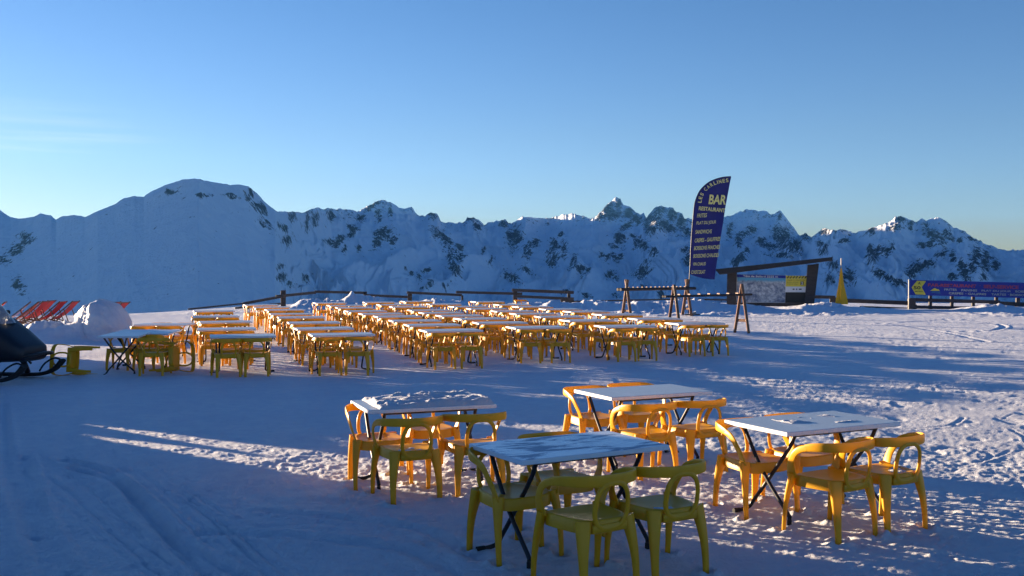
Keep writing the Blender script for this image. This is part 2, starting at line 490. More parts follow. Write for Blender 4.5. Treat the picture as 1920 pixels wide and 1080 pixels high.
    hp = np.interp(p, [-30, -8, 3, 6.55, 6.85, 7.1, 7.35, 7.45, 7.58, 7.66, 7.78, 8.0, 9.0, 10, 11, 13.2, 13.6],
                      [2.1, 2.0, 1.95, 1.95, 1.2, .44, .45, .68, .68, .46, .46, .78, 1.0, 1.2, 1.45, 1.6, 0])
    bank = np.exp(-np.abs((uu - np.interp(p, [5.8, 8.2, 9, 11, 13], [15.8, 17.8, 21, 25, 27])) / 1.2) ** 3) * (Y > -25)
    Z += bank * hp * (1 + .22 * fbm(p * 2.2, p * 0, 4, 3))
    # rim of the plateau, then the mountain side falls away
    edge = np.interp(U, [0, 200, 350, 450, 600, 1920], [43, 45, 50, 56, 62, 62])
    edge = np.where(front, edge, 60)
    edge = np.where((A < R(-27)), 47, edge)
    over = np.clip(Y / np.maximum(np.cos(A), .2) * 0 + D * np.where(front, np.maximum(np.cos(A), .3), 1) - edge, 0, None)
    Z -= over * .62 * sst(0, 8, over)
    Z = np.where((D < 4) & (D > 0), Z * (D / 4), Z)
    me = grid_mesh('snow_ground', X, Y, Z, M['snow'])
    o = link('snow_ground', me); tag(o, kind='structure')
    return o
build_ground()

# ------------------------------------------------------------------ mountains
SKY = [(-60,391),(0,393),(20,407),(33,410),(63,407),(77,400),(97,404),(105,412),(117,406),(140,403),(160,407),(190,393),(213,385),(233,372),(252,368),(270,369),(287,358),(317,345),(343,337),(365,335),(383,338),(410,343),(433,347),(450,346),(467,350),(483,363),(500,382),(520,397),(543,397),(570,398),(585,392),(600,391),(638,392),(657,393),(670,398),(687,388),(703,379),(718,375),(733,379),(747,389),(758,392),(767,388),(773,390),(783,403),(797,405),(810,397),(820,402),(828,417),(850,418),(867,417),(877,409),(887,408),(900,415),(910,422),(923,415),(947,413),(960,420),(980,405),(1000,409),(1030,410),(1047,405),(1067,401),(1087,403),(1107,411),(1120,404),(1130,394),(1141,381),(1154,372),(1163,373),(1169,384),(1182,388),(1193,399),(1200,401),(1206,399),(1212,408),(1221,397),(1229,388),(1240,386),(1250,390),(1260,389),(1268,397),(1279,401),(1283,411),(1297,412),(1330,410),(1357,407),(1372,405),(1383,397),(1401,393),(1417,395),(1437,396),(1444,403),(1450,401),(1461,395),(1466,399),(1476,412),(1487,425),(1499,441),(1508,438),(1521,445),(1532,436),(1542,430),(1563,431),(1587,432),(1600,435),(1615,435),(1628,429),(1644,425),(1667,418),(1678,408),(1688,405),(1701,410),(1714,416),(1727,411),(1736,414),(1745,410),(1761,407),(1771,414),(1784,425),(1795,428),(1818,441),(1834,451),(1850,457),(1870,466),(1889,470),(1920,468),(1990,462),(2100,470)]
# (u, v, half width, half height, lean in degrees)
ROCK = [(50,447,12,9,0),(30,468,18,10,-20),(8,487,12,7,0),(35,535,11,14,-30),(317,360,7,4,0),(385,366,16,3,0),(430,368,20,4,15),(472,364,7,12,20),(489,393,14,8,40),(500,420,18,5,45),(535,428,14,5,40),(538,452,8,9,0),
(548,405,7,10,0),(578,418,4,16,0),(592,410,7,11,0),(620,402,7,12,0),(622,400,5,14,0),(620,453,12,5,0),(637,452,13,6,-50),(660,440,11,5,-40),(660,428,6,10,-50),(676,411,9,7,0),(700,385,16,6,-35),(710,405,6,9,0),(733,397,4,14,0),(718,438,15,11,-30),(708,452,8,12,30),(736,452,7,10,0),(672,465,4,6,0),(646,470,5,7,0),
(812,398,13,12,20),(826,442,17,7,35),(838,455,12,10,40),(860,465,10,8,30),(846,480,8,16,0),(852,502,9,20,-30),(862,482,8,8,0),(882,410,12,6,0),(897,425,8,8,20),(945,418,9,8,0),(967,447,11,18,10),(960,440,8,10,0),(990,472,8,13,20),(1004,457,8,9,30),(1040,460,9,10,0),(1037,482,9,18,10),(1058,466,6,14,0),(1074,495,6,12,15),(1088,505,12,10,25),(1052,438,5,5,0),(985,507,12,5,35),(960,522,16,7,30),(948,515,6,8,0),(922,490,4,8,30),(905,472,4,6,0),(530,520,9,7,0),(527,500,8,5,0),(573,520,7,7,30),(545,533,7,3,0),(558,538,6,3,0),(798,507,7,5,0),(785,520,4,10,0),(806,534,7,8,20),(833,536,7,6,0),(792,540,6,5,0),(771,512,5,5,0),(760,505,3,3,0),
(1140,392,14,12,-35),(1160,382,8,10,0),(1150,405,22,9,0),(1178,400,10,10,0),(1127,408,10,4,0),(1192,412,12,8,30),(1237,398,14,12,0),(1225,412,14,15,-30),(1262,400,12,14,20),(1278,412,8,12,0),(1248,425,25,9,25),(1215,425,8,14,-30),(1283,432,18,9,35),(1160,448,10,12,-30),(1150,460,6,5,0),(1174,425,14,6,-35),(1196,455,10,8,-45),(1190,445,10,4,0),(1205,460,9,8,0),(1142,482,10,5,-20),(1158,485,12,6,-40),(1128,478,6,5,0),(1205,508,16,12,-25),(1212,492,8,6,0),(1225,470,8,9,45),(1286,468,9,7,-20),(1288,488,7,11,-20),(1144,514,8,7,0),(1155,522,4,6,0),(1105,505,5,4,-40),(1060,545,5,4,0),(1100,555,8,4,0),(1110,558,5,3,0),(1240,552,6,8,0),(1155,555,6,5,0),(1205,540,5,4,0),
(1368,432,6,14,10),(1395,440,18,7,-20),(1410,430,9,8,30),(1385,447,8,6,0),(1425,450,12,6,10),(1455,437,9,14,0),(1470,445,14,20,20),(1485,460,16,14,25),(1445,462,18,6,10),(1458,478,22,5,5),(1460,405,7,8,0),(1510,440,8,8,20),(1497,465,8,10,0),(1390,483,12,8,-30),(1383,460,6,7,0),(1378,492,6,8,0),(1402,470,6,5,0),(1545,434,12,5,0),(1544,467,7,10,35),(1537,457,6,5,0),(1562,498,12,9,25),(1555,523,9,8,20),(1590,520,13,11,35),(1600,532,7,6,0),(1578,455,10,3,0),(1587,452,7,5,0),(1637,480,9,17,10),(1650,468,8,10,-50),(1662,472,8,8,0),(1672,464,5,7,0),(1632,466,6,8,0),(1648,513,13,8,20),(1668,522,15,6,25),(1685,530,14,6,20),(1635,434,10,6,-20),(1688,410,11,10,0),(1680,427,12,6,-30),(1706,422,5,8,0),(1711,510,13,10,-40),(1735,496,18,7,-15),(1722,500,10,10,0),
(1741,436,7,18,-30),(1752,440,5,18,-30),(1762,446,5,16,-30),(1773,440,8,14,20),(1728,458,10,5,0),(1748,457,14,5,0),(1783,448,10,5,0),(1765,473,10,5,-25),(1785,478,8,6,-30),(1800,450,7,5,0),(1822,448,7,4,30),(1830,480,10,18,5),(1848,490,10,20,-5),(1822,500,10,10,20),(1805,505,9,16,-5),(1812,525,10,10,0),(1785,520,7,8,-40),(1866,497,7,9,15),(1845,518,8,7,0),(1790,488,7,5,0),(1716,416,6,4,0)]

def mountain_material():
    t = NT('alpine_snow_and_rock'); c = t.coord()
    at_ = t.new('ShaderNodeAttribute'); at_.attribute_name = 'rock'
    n1 = t.noise(.018, 8, .68, .3, c)
    n2 = t.noise(.05, 8, .75, .4, c)
    mp = t.new('ShaderNodeMapping'); mp.inputs['Scale'].default_value = (1, 1, .28); mp.inputs['Rotation'].default_value = (0, .5, 0); t.l.new(c, mp.inputs['Vector'])
    n3 = t.noise(.085, 7, .75, .8, mp.outputs[0])
    s = t.math('ADD', at_.outputs['Fac'], t.math('MULTIPLY', t.math('SUBTRACT', n1, .5), 1.2))
    s = t.math('ADD', s, t.math('MULTIPLY', t.math('SUBTRACT', n2, .5), 2.0))
    s = t.math('ADD', s, t.math('MULTIPLY', t.math('SUBTRACT', n3, .5), 2.3))
    k = t.ramp(s, [(.50, (0, 0, 0)), (.56, (1, 1, 1))])
    rc = t.ramp(n2, [(.35, (.008, .011, .024)), (.7, (.036, .040, .062))])
    sc = t.ramp(n1, [(.3, (.74, .80, .88)), (.7, (.83, .87, .92))])
    t.l.new(t.mix(k, sc, rc), t.b.inputs['Base Color'])
    t.set(Roughness=.75); t.b.inputs['Specular IOR Level'].default_value = .15
    t.bump(t.noise(.03, 9, .7, 0, c), .7, 22)
    return t.m

def build_mountains():
    az = np.concatenate([np.arange(-75, -28.5, .3), np.arange(-28.5, 28.5, .036), np.arange(28.5, 48, .3)])
    T = np.concatenate([np.linspace(0, .35, 40)[:-1], np.linspace(.35, 1, 240), np.linspace(1.004, 1.6, 50)])
    A, TT = np.meshgrid(np.radians(az), T)
    a1 = np.radians(az)
    u = 960 + F * np.tan(np.clip(a1, -1.1, 1.1))
    v = np.interp(u, [p[0] for p in SKY], [p[1] for p in SKY])
    el = np.degrees(np.arctan((508 - v) / F * np.cos(a1)))
    jag = fbm(az * 4.5, az * 0 + .5, 6, 201, .62)
    smooth_left = sst(-9.0, -11.5, az) if False else (1 - sst(-13.5, -12, az))
    el = el + jag * (.13 - .085 * smooth_left)
    # out of frame to the left: a higher massif that shades the range, sinking below the sun
    el = np.where(az < -27, np.interp(az, [-75, -60, -52, -47, -42, -34, -29, -27], [1.0, 1.2, 1.6, 2.8, 4.8, 5.6, 4.4, 3.5]), el)
    R1 = np.interp(az, [-75, -45, -30, -22, -17, -13, -10, 0, 10, 13, 15.6, 17.6, 28, 48], [4600, 4600, 3600, 2500, 2300, 2600, 3900, 4600, 4650, 4900, 4700, 3500, 3700, 3900])
    R1 = R1 + 160 * fbm(az * .5, az * 0, 2, 77) * (1 - smooth_left)
    zc = H + R1 * np.tan(np.radians(el))
    D0 = 420.0
    base = -190.0
    D = np.where(TT <= 1, D0 + (R1[None, :] - D0) * TT, R1[None, :] * TT)
    X = np.sin(A) * D; Y = np.cos(A) * D
    tt = np.clip(TT, 0, 1)
    prof = np.where(tt < .42, -0.55 * np.sin(tt / .42 * math.pi) * .5, 0) + np.clip((tt - .42) / .58, 0, 1) ** 1.55
    kern = np.hanning(241); kern /= kern.sum()
    ea = np.arange(-75, 48, .036); ez = np.interp(ea, az, zc)
    ezs = np.convolve(np.pad(ez, 120, 'edge'), kern, 'valid'); zs = np.interp(az, ea, ezs)
    qc = np.clip((tt - .42) / .58, 0, 1) ** 5
    zce = zs[None, :] * (1 - qc) + zc[None, :] * qc
    Z = base + (zce - base) * prof
    # spurs and couloirs running down the face
    q = np.clip((tt - .42) / .58, 0, 1)
    env = np.sin(np.clip(q, 0, 1) * math.pi) ** .8
    Aw = A * 180 / math.pi + .9 * fbm(X / 700, Y / 700, 3, 5)
    sp = ridged(Aw * .36 + 1.3 * fbm(X / 900 + 3, Y / 900, 3, 8), q * 2.2 + Aw * .1, 4, 300, .55) - .45
    sl = smooth_left[None, :]
    Z += env * sp * 130 * (1 - .93 * sl)
    Z += env * fbm(X / 260, Y / 260, 5, 400, .55) * 42 * (1 - .7 * sl)
    Z += (q ** 2) * (ridged(X / 120, Y / 120, 4, 500, .6) - .5) * 26 * (1 - sst(.985, 1, tt)) * (1 - .8 * sl)
    # behind the crest: a broad back that never shows over the skyline
    back = zc[None, :] + (np.minimum(TT, 1.16) - 1) * (zc[None, :] - H) * .9 - np.clip(TT - 1.16, 0, 1) * 900
    back = back + fbm(X / 300, Y / 300, 4, 900) * 18 * sst(1.02, 1.15, TT) - 14 * sst(1.0, 1.06, TT)
    Z = np.where(TT > 1, np.minimum(back, H + D * np.tan(np.radians(el))[None, :] - 4), Z)
    # no part of the face may stand above the crest line seen from the terrace
    lim = H + D * np.tan(np.radians(el))[None, :]
    Z = np.where(TT < 1, np.minimum(Z, lim - (1 - tt) * 60), Z)
    # rock cover, laid on the terrain
    Up = 960 + F * np.tan(np.clip(A, -1.1, 1.1)); Vp = 508 - F * (Z - H) / np.maximum(Y, 1)
    rock = np.full(X.shape, -.05)
    wu = 4.0 * fbm(Up / 14, Vp / 14, 3, 61); wv = 4.0 * fbm(Up / 14 + 9, Vp / 14, 3, 62)
    for (cu, cv, ru, rv, lean) in ROCK:
        c, s_ = math.cos(R(lean)), math.sin(R(lean))
        m = (np.abs(Up - cu) < ru + rv + 30) & (np.abs(Vp - cv) < ru + rv + 30)
        if not m.any(): continue
        du = Up[m] + wu[m] - cu; dv = Vp[m] + wv[m] - cv
        e = ((du * c + dv * s_) / (ru * 1.15)) ** 2 + ((-du * s_ + dv * c) / (rv * 1.15)) ** 2
        rock[m] = np.maximum(rock[m], .80 * np.exp(-e * .60) )
    near_crest = sst(.93, 1.0, TT) * (1 - sl) * (TT <= 1.02)
    rock = np.maximum(rock, near_crest * (.30 + .40 * fbm(Up / 9, Vp / 9, 3, 66)))
    rock = np.where(TT > 1.02, .1, rock)
    # cliffs stand proud of the snow and are rugged
    rk = sst(.35, .8, rock)
    Z += rk * (TT < .995) * (ridged(X / 38, Y / 38, 3, 700) - .3) * 16
    me = grid_mesh('mountains', X, Y, Z, mountain_material(), {'rock': rock})
    o = link('mountains', me); tag(o, kind='structure')
build_mountains()

# ------------------------------------------------------------------ furniture
CH = 'yellow'
def make_chair():
    root = empty('plastic_chair')
    # seat
    m = MB(); n = 40
    def outline(k, z, fz=0):
        r = []
        for i in range(n):
            th = 2 * math.pi * i / n; c, s_ = math.cos(th), math.sin(th)
            x = math.copysign(abs(c) ** .55, c); y = math.copysign(abs(s_) ** .55, s_)
            w = .205 + .028 * y
            lip = -.012 * max(0, y - .6) / .4 if fz else 0
            r.append(Vector((x * w * k, y * .215 * k, z + lip)))
        return r
    rings = [outline(.02, .424), outline(.45, .426), outline(.75, .432), outline(.92, .442, 1), outline(1.0, .444, 1), outline(1.035, .436, 1), outline(1.045, .362, 1),
             outline(1.01, .363, 1), outline(.98, .424, 1), outline(.72, .418), outline(.02, .412)]
    v = [q for r in rings for q in r]; f = []
    for i in range(len(rings) - 1):
        for j in range(n): f.append((i * n + j, i * n + (j + 1) % n, (i + 1) * n + (j + 1) % n, (i + 1) * n + j))
    f.append(tuple(range(n))[::-1]); f.append(tuple(range((len(rings) - 1) * n, len(rings) * n)))
    m.add(v, f); link('seat', m.mesh('seat', M['plastic'], angle=60), root)
    # back rail: a wide band bent round the sitter
    half = [(0, -.262, .690), (.09, -.256, .690), (.170, -.236, .693), (.230, -.192, .691), (.265, -.130, .688), (.280, -.06, .680), (.285, .005, .667)]
    pts = [(-x, y, z) for x, y, z in half[::-1]] + half[1:]
    P = catmull(pts, 3); outs = []
    for p in P:
        o = Vector((p[0] / .28, (p[1] + .02) / .25 if p[1] < -.02 else 0, 0)); outs.append(o.normalized())
    N = len(P)
    hw = [.026 + .011 * math.sin(math.pi * i / (N - 1)) ** .6 for i in range(N)]
    m = MB(); m.sweep(P, outs, hw, [.008] * N, 12, 3.2)
    link('backrest', m.mesh('backrest', M['plastic'], angle=60), root)
    # open loop between rail and seat
    m = MB(); P = []; outs = []; k = 36
    for i in range(k):
        th = 2 * math.pi * i / k; c, s_ = math.cos(th), math.sin(th)
        x = .127 * math.copysign(abs(c) ** .72, c); zz = math.copysign(abs(s_) ** .8, s_)
        z = .530 + zz * .142; x *= 1.0 - .06 * zz
        P.append((x, -.222 - .040 * (zz + 1) / 2, z)); outs.append(Vector((c * .3, -1, 0)).normalized())
    m.sweep(P, outs, .0165, .011, 10, 2.8, closed=True)
    m.box((0, -.220, .392), (.27, .022, .055), None, .006)
    link('back_loop', m.mesh('back_loop', M['plastic'], angle=60), root)
    # arms sweeping down to the front corners of the seat
    for sx in (-1, 1):
        a = [(.284, -.01, .669), (.287, .045, .653), (.287, .095, .622), (.281, .130, .575), (.268, .156, .525), (.252, .166, .475), (.236, .168, .425)]
        P = catmull([(sx * x, y, z) for x, y, z in a], 3); N = len(P)
        hw = [.026 + .020 * (i / (N - 1)) ** 3 for i in range(N)]
        m = MB(); m.sweep(P, [Vector((sx, -.12, .12)).normalized()] * N, hw, [.008] * N, 12, 3.0)
        link('armrest', m.mesh('armrest', M['plastic'], angle=60), root)
    for sx, sy in ((-1, 1), (1, 1), (-1, -1), (1, -1)):
        if sy > 0: A_, B_ = Vector((sx * .226, .170, .446)), Vector((sx * .256, .232, -.004))
        else: A_, B_ = Vector((sx * .172, -.176, .436)), Vector((sx * .205, -.235, -.004))
        N = 9; P = [A_.lerp(B_, i / (N - 1)) for i in range(N)]
        for i in range(N):
            b = math.sin(math.pi * min(1, i / (N - 1) * 1.0)) * .012
            P[i] += Vector((sx * b, sy * b, 0))
        kf = .72 if sy > 0 else .90
        hw = [kf * (.026 + .034 * (1 - i / (N - 1)) ** 2.0) for i in range(N)]
        ht = [kf * (.018 + .019 * (1 - i / (N - 1)) ** 2.2) for i in range(N)]
        m = MB(); m.sweep(P, [Vector((sx * .35, sy, 0)).normalized()] * N, hw, ht, 12, 3.4)
        link('leg', m.mesh('leg', M['plastic'], angle=50), root)
    return root

def make_table(mat):
    """long folding table, base centre at the origin, length on x"""
    root = empty('folding_table')
    L, W = 1.2, .75
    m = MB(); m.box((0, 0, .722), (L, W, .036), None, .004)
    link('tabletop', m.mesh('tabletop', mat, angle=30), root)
    m = MB(); rr = .0160
    for sx in (-1, 1):
        m = MB(); x = sx * (L / 2 - .17)
        p = [(x, -.27, .690), (x, -.255, .66), (x, -.20, .57), (x, .05, .27), (x, .20, .10), (x + sx * .01, .235, .045), (x + sx * .05, .245, .022), (x + sx * .13, .245, .016)]
        m.tube(catmull(p, 3), rr); fr = link('leg', m.mesh('leg', M['black_metal']), root)
        m = MB(); m.tube([(x + sx * .115, .245, .017), (x + sx * .175, .245, .017)], .019); link('foot_cap', m.mesh('foot_cap', M['rubber']), fr)
        m = MB(); x2 = x + sx * .055
        p = [(x2, .27, .700), (x2, .03, .36), (x2, -.255, .085), (x2, -.275, .055), (x2, -.275, .02)]
        m.tube(catmull(p, 3), rr); fr = link('leg', m.mesh('leg', M['black_metal']), root)
        m = MB(); m.tube([(x2, -.275, .040), (x2, -.275, .0)], .018); link('foot_cap', m.mesh('foot_cap', M['rubber']), fr)
    m = MB(); x = L / 2 - .17
    m.tube([(-x, -.268, .690), (x, -.268, .690)], rr)
    m.box((0, .27, .6975), (2 * x + .12, .03, .012)); m.box((0, 0, .6975), (.04, .5, .011))
    link('crossbar', m.mesh('crossbar', M['black_metal']), root)
    return root

chair0 = make_chair(); table0 = make_table(M['top']); table_frost = make_table(M['top_frost'])
used = {}
ORD = ['', 'first', 'second', 'third', 'fourth', 'fifth', 'sixth', 'seventh', 'eighth', 'ninth', 'tenth']
def put(proto, loc, rz, label, cat, group, rx=0, ry=0):
    if proto.name in used: o = copy_tree(proto)
    else: used[proto.name] = 1; o = proto
    o.location = loc
    if rx or ry: o.rotation_euler = (rx, ry, rz)
    else: o.rotation_euler = (0, 0, rz)
    tag(o, label, cat, group)
    return o

def put_set(fl, yaw, seats, tlabel, clabels, tgroup, cgroup, proto=None, tilt=0):
    """fl: corner of the tabletop at its near left end; seats: (lx, ly, turn) in the table's own frame"""
    a = R(yaw); ex = Vector((math.cos(a), math.sin(a), 0)); ey = Vector((-math.sin(a), math.cos(a), 0))
    o = Vector((fl[0], fl[1], 0))
    c = o + ex * .6 + ey * .375
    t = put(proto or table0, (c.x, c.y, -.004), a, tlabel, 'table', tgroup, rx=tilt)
    res = []
    for (lx, ly, turn), cl in zip(seats, clabels):
        p = o + ex * lx + ey * ly
        near = ly < .375 if not isinstance(turn, tuple) else turn[1]
        tr = turn[0] if isinstance(turn, tuple) else turn
        rz = a + R(tr) + (0 if near else math.pi)
        res.append(put(chair0, (p.x, p.y, -.006), rz, cl, 'chair', cgroup))
    return t, res

# four nearest tables
NG, CG = 'loose tables in the foreground', 'chairs around the foreground tables'
def cl4(where): return ['yellow chair at near left seat of the ' + where, 'yellow chair at near right seat of the ' + where,
                        'yellow chair at far left seat of the ' + where, 'yellow chair at far right seat of the ' + where]
t1, c1 = put_set(*NEAR_SETS[0],
        'white folding table with blue ice patches on its top, nearest to the camera', cl4('icy patched table closest to the camera'), NG, CG, table_frost)
t2, c2 = put_set(*NEAR_SETS[1],
        'white folding table heaped with a slab of lumpy snow', cl4('table covered in lumpy snow'), NG, CG)
put_set(*NEAR_SETS[2],
        'clean white folding table behind the icy one, left end blazing in sun', cl4('clean sunlit table behind the icy one'), NG, CG)
t4, c4 = put_set(*NEAR_SETS[3],
        'white folding table with a few ice crumbs, rightmost in the foreground', cl4('rightmost foreground table'), NG, CG)

LANES = {
 'first': [(-5.60, 19.0), (-6.55, 21.3), (-7.40, 24.3), (-8.50, 27.3), (-9.62, 31.0)],
 'second': [(585.4, 19.4), (557.3, 21.5), (541.7, 24.0), (522.4, 26.8), (507.3, 28.9), (500.4, 32.0), (476, 34.4), (460, 36.6)],
 'third': [(800, 20.77), (766.8, 22.95), (737, 24.95), (708.4, 27.3), (680, 29.0), (652.6, 31.0), (633, 33.9), (617.7, 36.1), (591.7, 39.0)],
 'fourth': [(966.9, 21.94), (897.6, 23.96), (864.8, 26.0), (827.8, 27.8), (795, 29.7), (772, 31.7), (736, 34.7), (712, 36.9), (684, 39.9)],
 'fifth': [(1135.7, 22.43), (1068.5, 25.1), (1013.9, 27.2), (968, 29.1), (932, 31.0), (883, 33.0), (851, 35.0), (805.8, 37.6), (758.4, 41.0)],
 'sixth': [(1272.6, 23.65), (1195, 26.0), (1128, 28.6), (1071, 30.7), (1023, 32.6), (972.6, 34.8), (936, 36.9), (892, 40.6)],
}
rnd = random.Random(5)
for lane, rows in LANES.items():
    for i, (px, d) in enumerate(rows):
        x = px if px < 0 else (px - 960) / F * d
        base_yaw = {'first': 17, 'second': 17.5, 'third': 18, 'fourth': 17, 'fifth': 15.5, 'sixth': 16.5}[lane]
        yaw = base_yaw + rnd.uniform(-3, 3) * (0 if i == 0 else 1)
        pos = 'frontmost' if i == 0 else ('rearmost' if i == len(rows) - 1 else ORD[i + 1])
        where = f'the {pos} table, {lane} lane from left'
        tl = f'white topped folding table, {pos} in the {lane} lane from the left'
        if 0 < i < len(rows) - 1: tl = f'white topped folding table, {pos} from front in the {lane} lane from left'
        seats = []
        for (lx, near) in ((.28, 1), (.85, 1), (.30, 0), (.87, 0)):
            ly = (-.17 + rnd.uniform(-.08, .04)) if near else (.93 + rnd.uniform(-.12, .10))
            seats.append((lx + rnd.uniform(-.03, .03), ly, rnd.uniform(-6, 6) + (rnd.choice((-12, 12)) if rnd.random() < .1 else 0)))
        cls = [f'yellow chair on the {s} side of {where}' for s in ('near left', 'near right', 'far left', 'far right')]
        put_set((x, d), yaw, seats, tl, cls, 'tables set out in lanes behind', 'chairs set out in lanes behind')

# ragged cluster at the left with tipped chairs
LG, LCG = 'tables in the small left cluster', 'chairs in the small left cluster'
put_set((-7.02, 19.25), 99, [], 'white folding table end on with its black crossed legs showing', [], LG, LCG)
put_set((-8.02, 20.4), -3, [(.30, -.12, 3), (.86, -.14, -3), (.30, .95, 4), (.88, .92, -4)],
        'white folding table just behind the end on one, slightly tilted', cl4('middle table of the left cluster'), LG, LCG, tilt=R(3.0))
put_set((-8.62, 23.3), 1, [(.30, -.14, 3), (.86, -.12, -3), (.30, .95, 4), (.88, .92, -4)],
        'white folding table at the back of the small left cluster', cl4('rear table of the left cluster'), LG, LCG)
p = at(281, 706)
put(chair0, (p.x, p.y + .2, -.006), R(6), 'yellow chair standing alone with its back to us beside the end on table', 'chair', LCG)
# chair lying on its side, back to the left, legs pointing right
c_ = put(chair0, (0, 0, 0), 0, 'yellow chair lying on its side, legs pointing right, beside the snowmobile', 'chair', 'tipped over chairs')
q = Matrix.Rotation(R(-86), 4, 'Z') @ Matrix.Identity(4)
def lay(o, up, right, loc):
    """up: world direction of the chair's own z; right: world direction of its own x"""
    z = Vector(up).normalized(); x = Vector(right); x = (x - z * x.dot(z)).normalized(); y = z.cross(x)
    m = Matrix((x, y, z)).transposed().to_4x4(); m.translation = Vector(loc); o.rotation_mode = 'XYZ'
    o.location = m.translation; o.rotation_euler = m.to_euler()
p = at(166, 707)
lay(c_, (-1, -.10, .04), (0.04, .12, 1), (p.x + .05, p.y + .15, .285))
c_ = put(chair0, (0, 0, 0), 0, 'yellow chair tipped over under the left cluster, its curved back out to the right', 'chair', 'tipped over chairs')
p = at(258, 706)
lay(c_, (1, .05, .06), (-.05, .25, 1), (p.x + .12, p.y + .45, .285))
# stray chairs at the back of the field
p = at(990, 594)
put(chair0, (p.x - .3, p.y, -.006), R(200), 'yellow chair standing at the rear edge of the field in front of the double rail', 'chair', 'stray chairs at the back')

# snow lying on furniture
def snow_slab(root, x0, x1, y0, y1, zt, h, seed, res=.014, full=False, thr=.5):
    nx, ny = int((x1 - x0) / res), int((y1 - y0) / res)
    gx, gy = np.meshgrid(np.linspace(x0, x1, nx), np.linspace(y0, y1, ny))
    e = np.minimum(np.minimum(gx - x0, x1 - gx), np.minimum(gy - y0, y1 - gy))
    n1 = fbm(gx * 5, gy * 5, 4, seed + 1); n2 = np.clip(ridged(gx * 6, gy * 8, 4, seed + 2) - .35, 0, 1)
    if full:
        k = sst(0, .035, e + .012 * fbm(gx * 11, gy * 11, 3, seed))
        z = h * k * (.35 + .75 * (gx - x0) / (x1 - x0) + .45 * n1 + 1.1 * n2 + .35 * sst(-.1, .25, fbm(gx * 2.2, gy * 3, 2, seed + 5)))
        z = np.where(e < res * .9, -.006, np.maximum(z, .004))
    else:
        z = h * (sst(0, .05, e) * (.6 + n1 * 1.5 + n2) - thr) * 2
        z = np.where(e < res * .9, -.004, z)
    co = np.stack([gx, gy, zt + np.maximum(z, -.004)], -1).reshape(-1, 3)
    me = grid_mesh('snow_slab', co[:, 0].reshape(ny, nx), co[:, 1].reshape(ny, nx), co[:, 2].reshape(ny, nx), M['snow'])
    o = link('snow_slab', me); o.location = root.location; o.rotation_euler = root.rotation_euler
    return o
tag(snow_slab(t2, -.50, .585, -.368, .368, .741, .042, 7, full=True), 'lumpy slab of snow lying on the table at left centre', 'snow', kind='thing')
for root, x0, x1, y0, y1, zt, h_, sd_, th_, lb in (
        (c2[0], -.15, .13, -.14, .08, .427, .012, 3, .45, 'thin snow on the near left chair seat at the snow heaped table'),
        (c4[1], -.02, .17, -.17, .03, .427, .012, 5, .45, 'small ice patch on the near right chair seat at rightmost table'),
        (c1[1], -.17, .02, -.19, -.02, .427, .012, 9, .40, 'strip of snow on the near right chair seat at the icy table'),
        (t4, -.30, .38, -.22, .24, .741, .007, 21, 1.08, 'scattered ice crumbs on top of the rightmost foreground table')):
    tag(snow_slab(root, x0, x1, y0, y1, zt, h_, sd_, thr=th_, res=.008), lb, 'snow', kind='thing')

# ------------------------------------------------------------------ text
FONT = None
def text_obj(name, s, mat, parent, origin, xdir, ydir, width=None, height=None, thick=.004, shear=0.0, bold=0.0):
    cu = bpy.data.curves.new(name, 'FONT'); cu.body = s; cu.size = 1; cu.extrude = 0; cu.offset = bold; cu.shear = shear
    tmp = bpy.data.objects.new(name + '_tmp', cu); COL.objects.link(tmp)
    dg = bpy.context.evaluated_depsgraph_get(); dg.update()
    me = bpy.data.meshes.new_from_object(tmp.evaluated_get(dg))
    bpy.data.objects.remove(tmp); bpy.data.curves.remove(cu)
    n = len(me.vertices); co = np.zeros(n * 3); me.vertices.foreach_get('co', co); co = co.reshape(-1, 3)
    mn, mx = co.min(0), co.max(0); w, h = mx[0] - mn[0], mx[1] - mn[1]
    sx = (width / w) if width else None; sy = (height / h) if height else None
    sx = sx or sy; sy = sy or sx
    X, Y = Vector(xdir).normalized(), Vector(ydir).normalized()
    O = Vector(origin)
    out = np.array([O + X * float((c[0] - mn[0]) * sx) + Y * float((c[1] - mn[1]) * sy) for c in co], dtype=np.float32)
    me.vertices.foreach_set('co', out.ravel()); me.materials.clear(); me.materials.append(mat); me.update()
    o = link(name, me, parent); return o

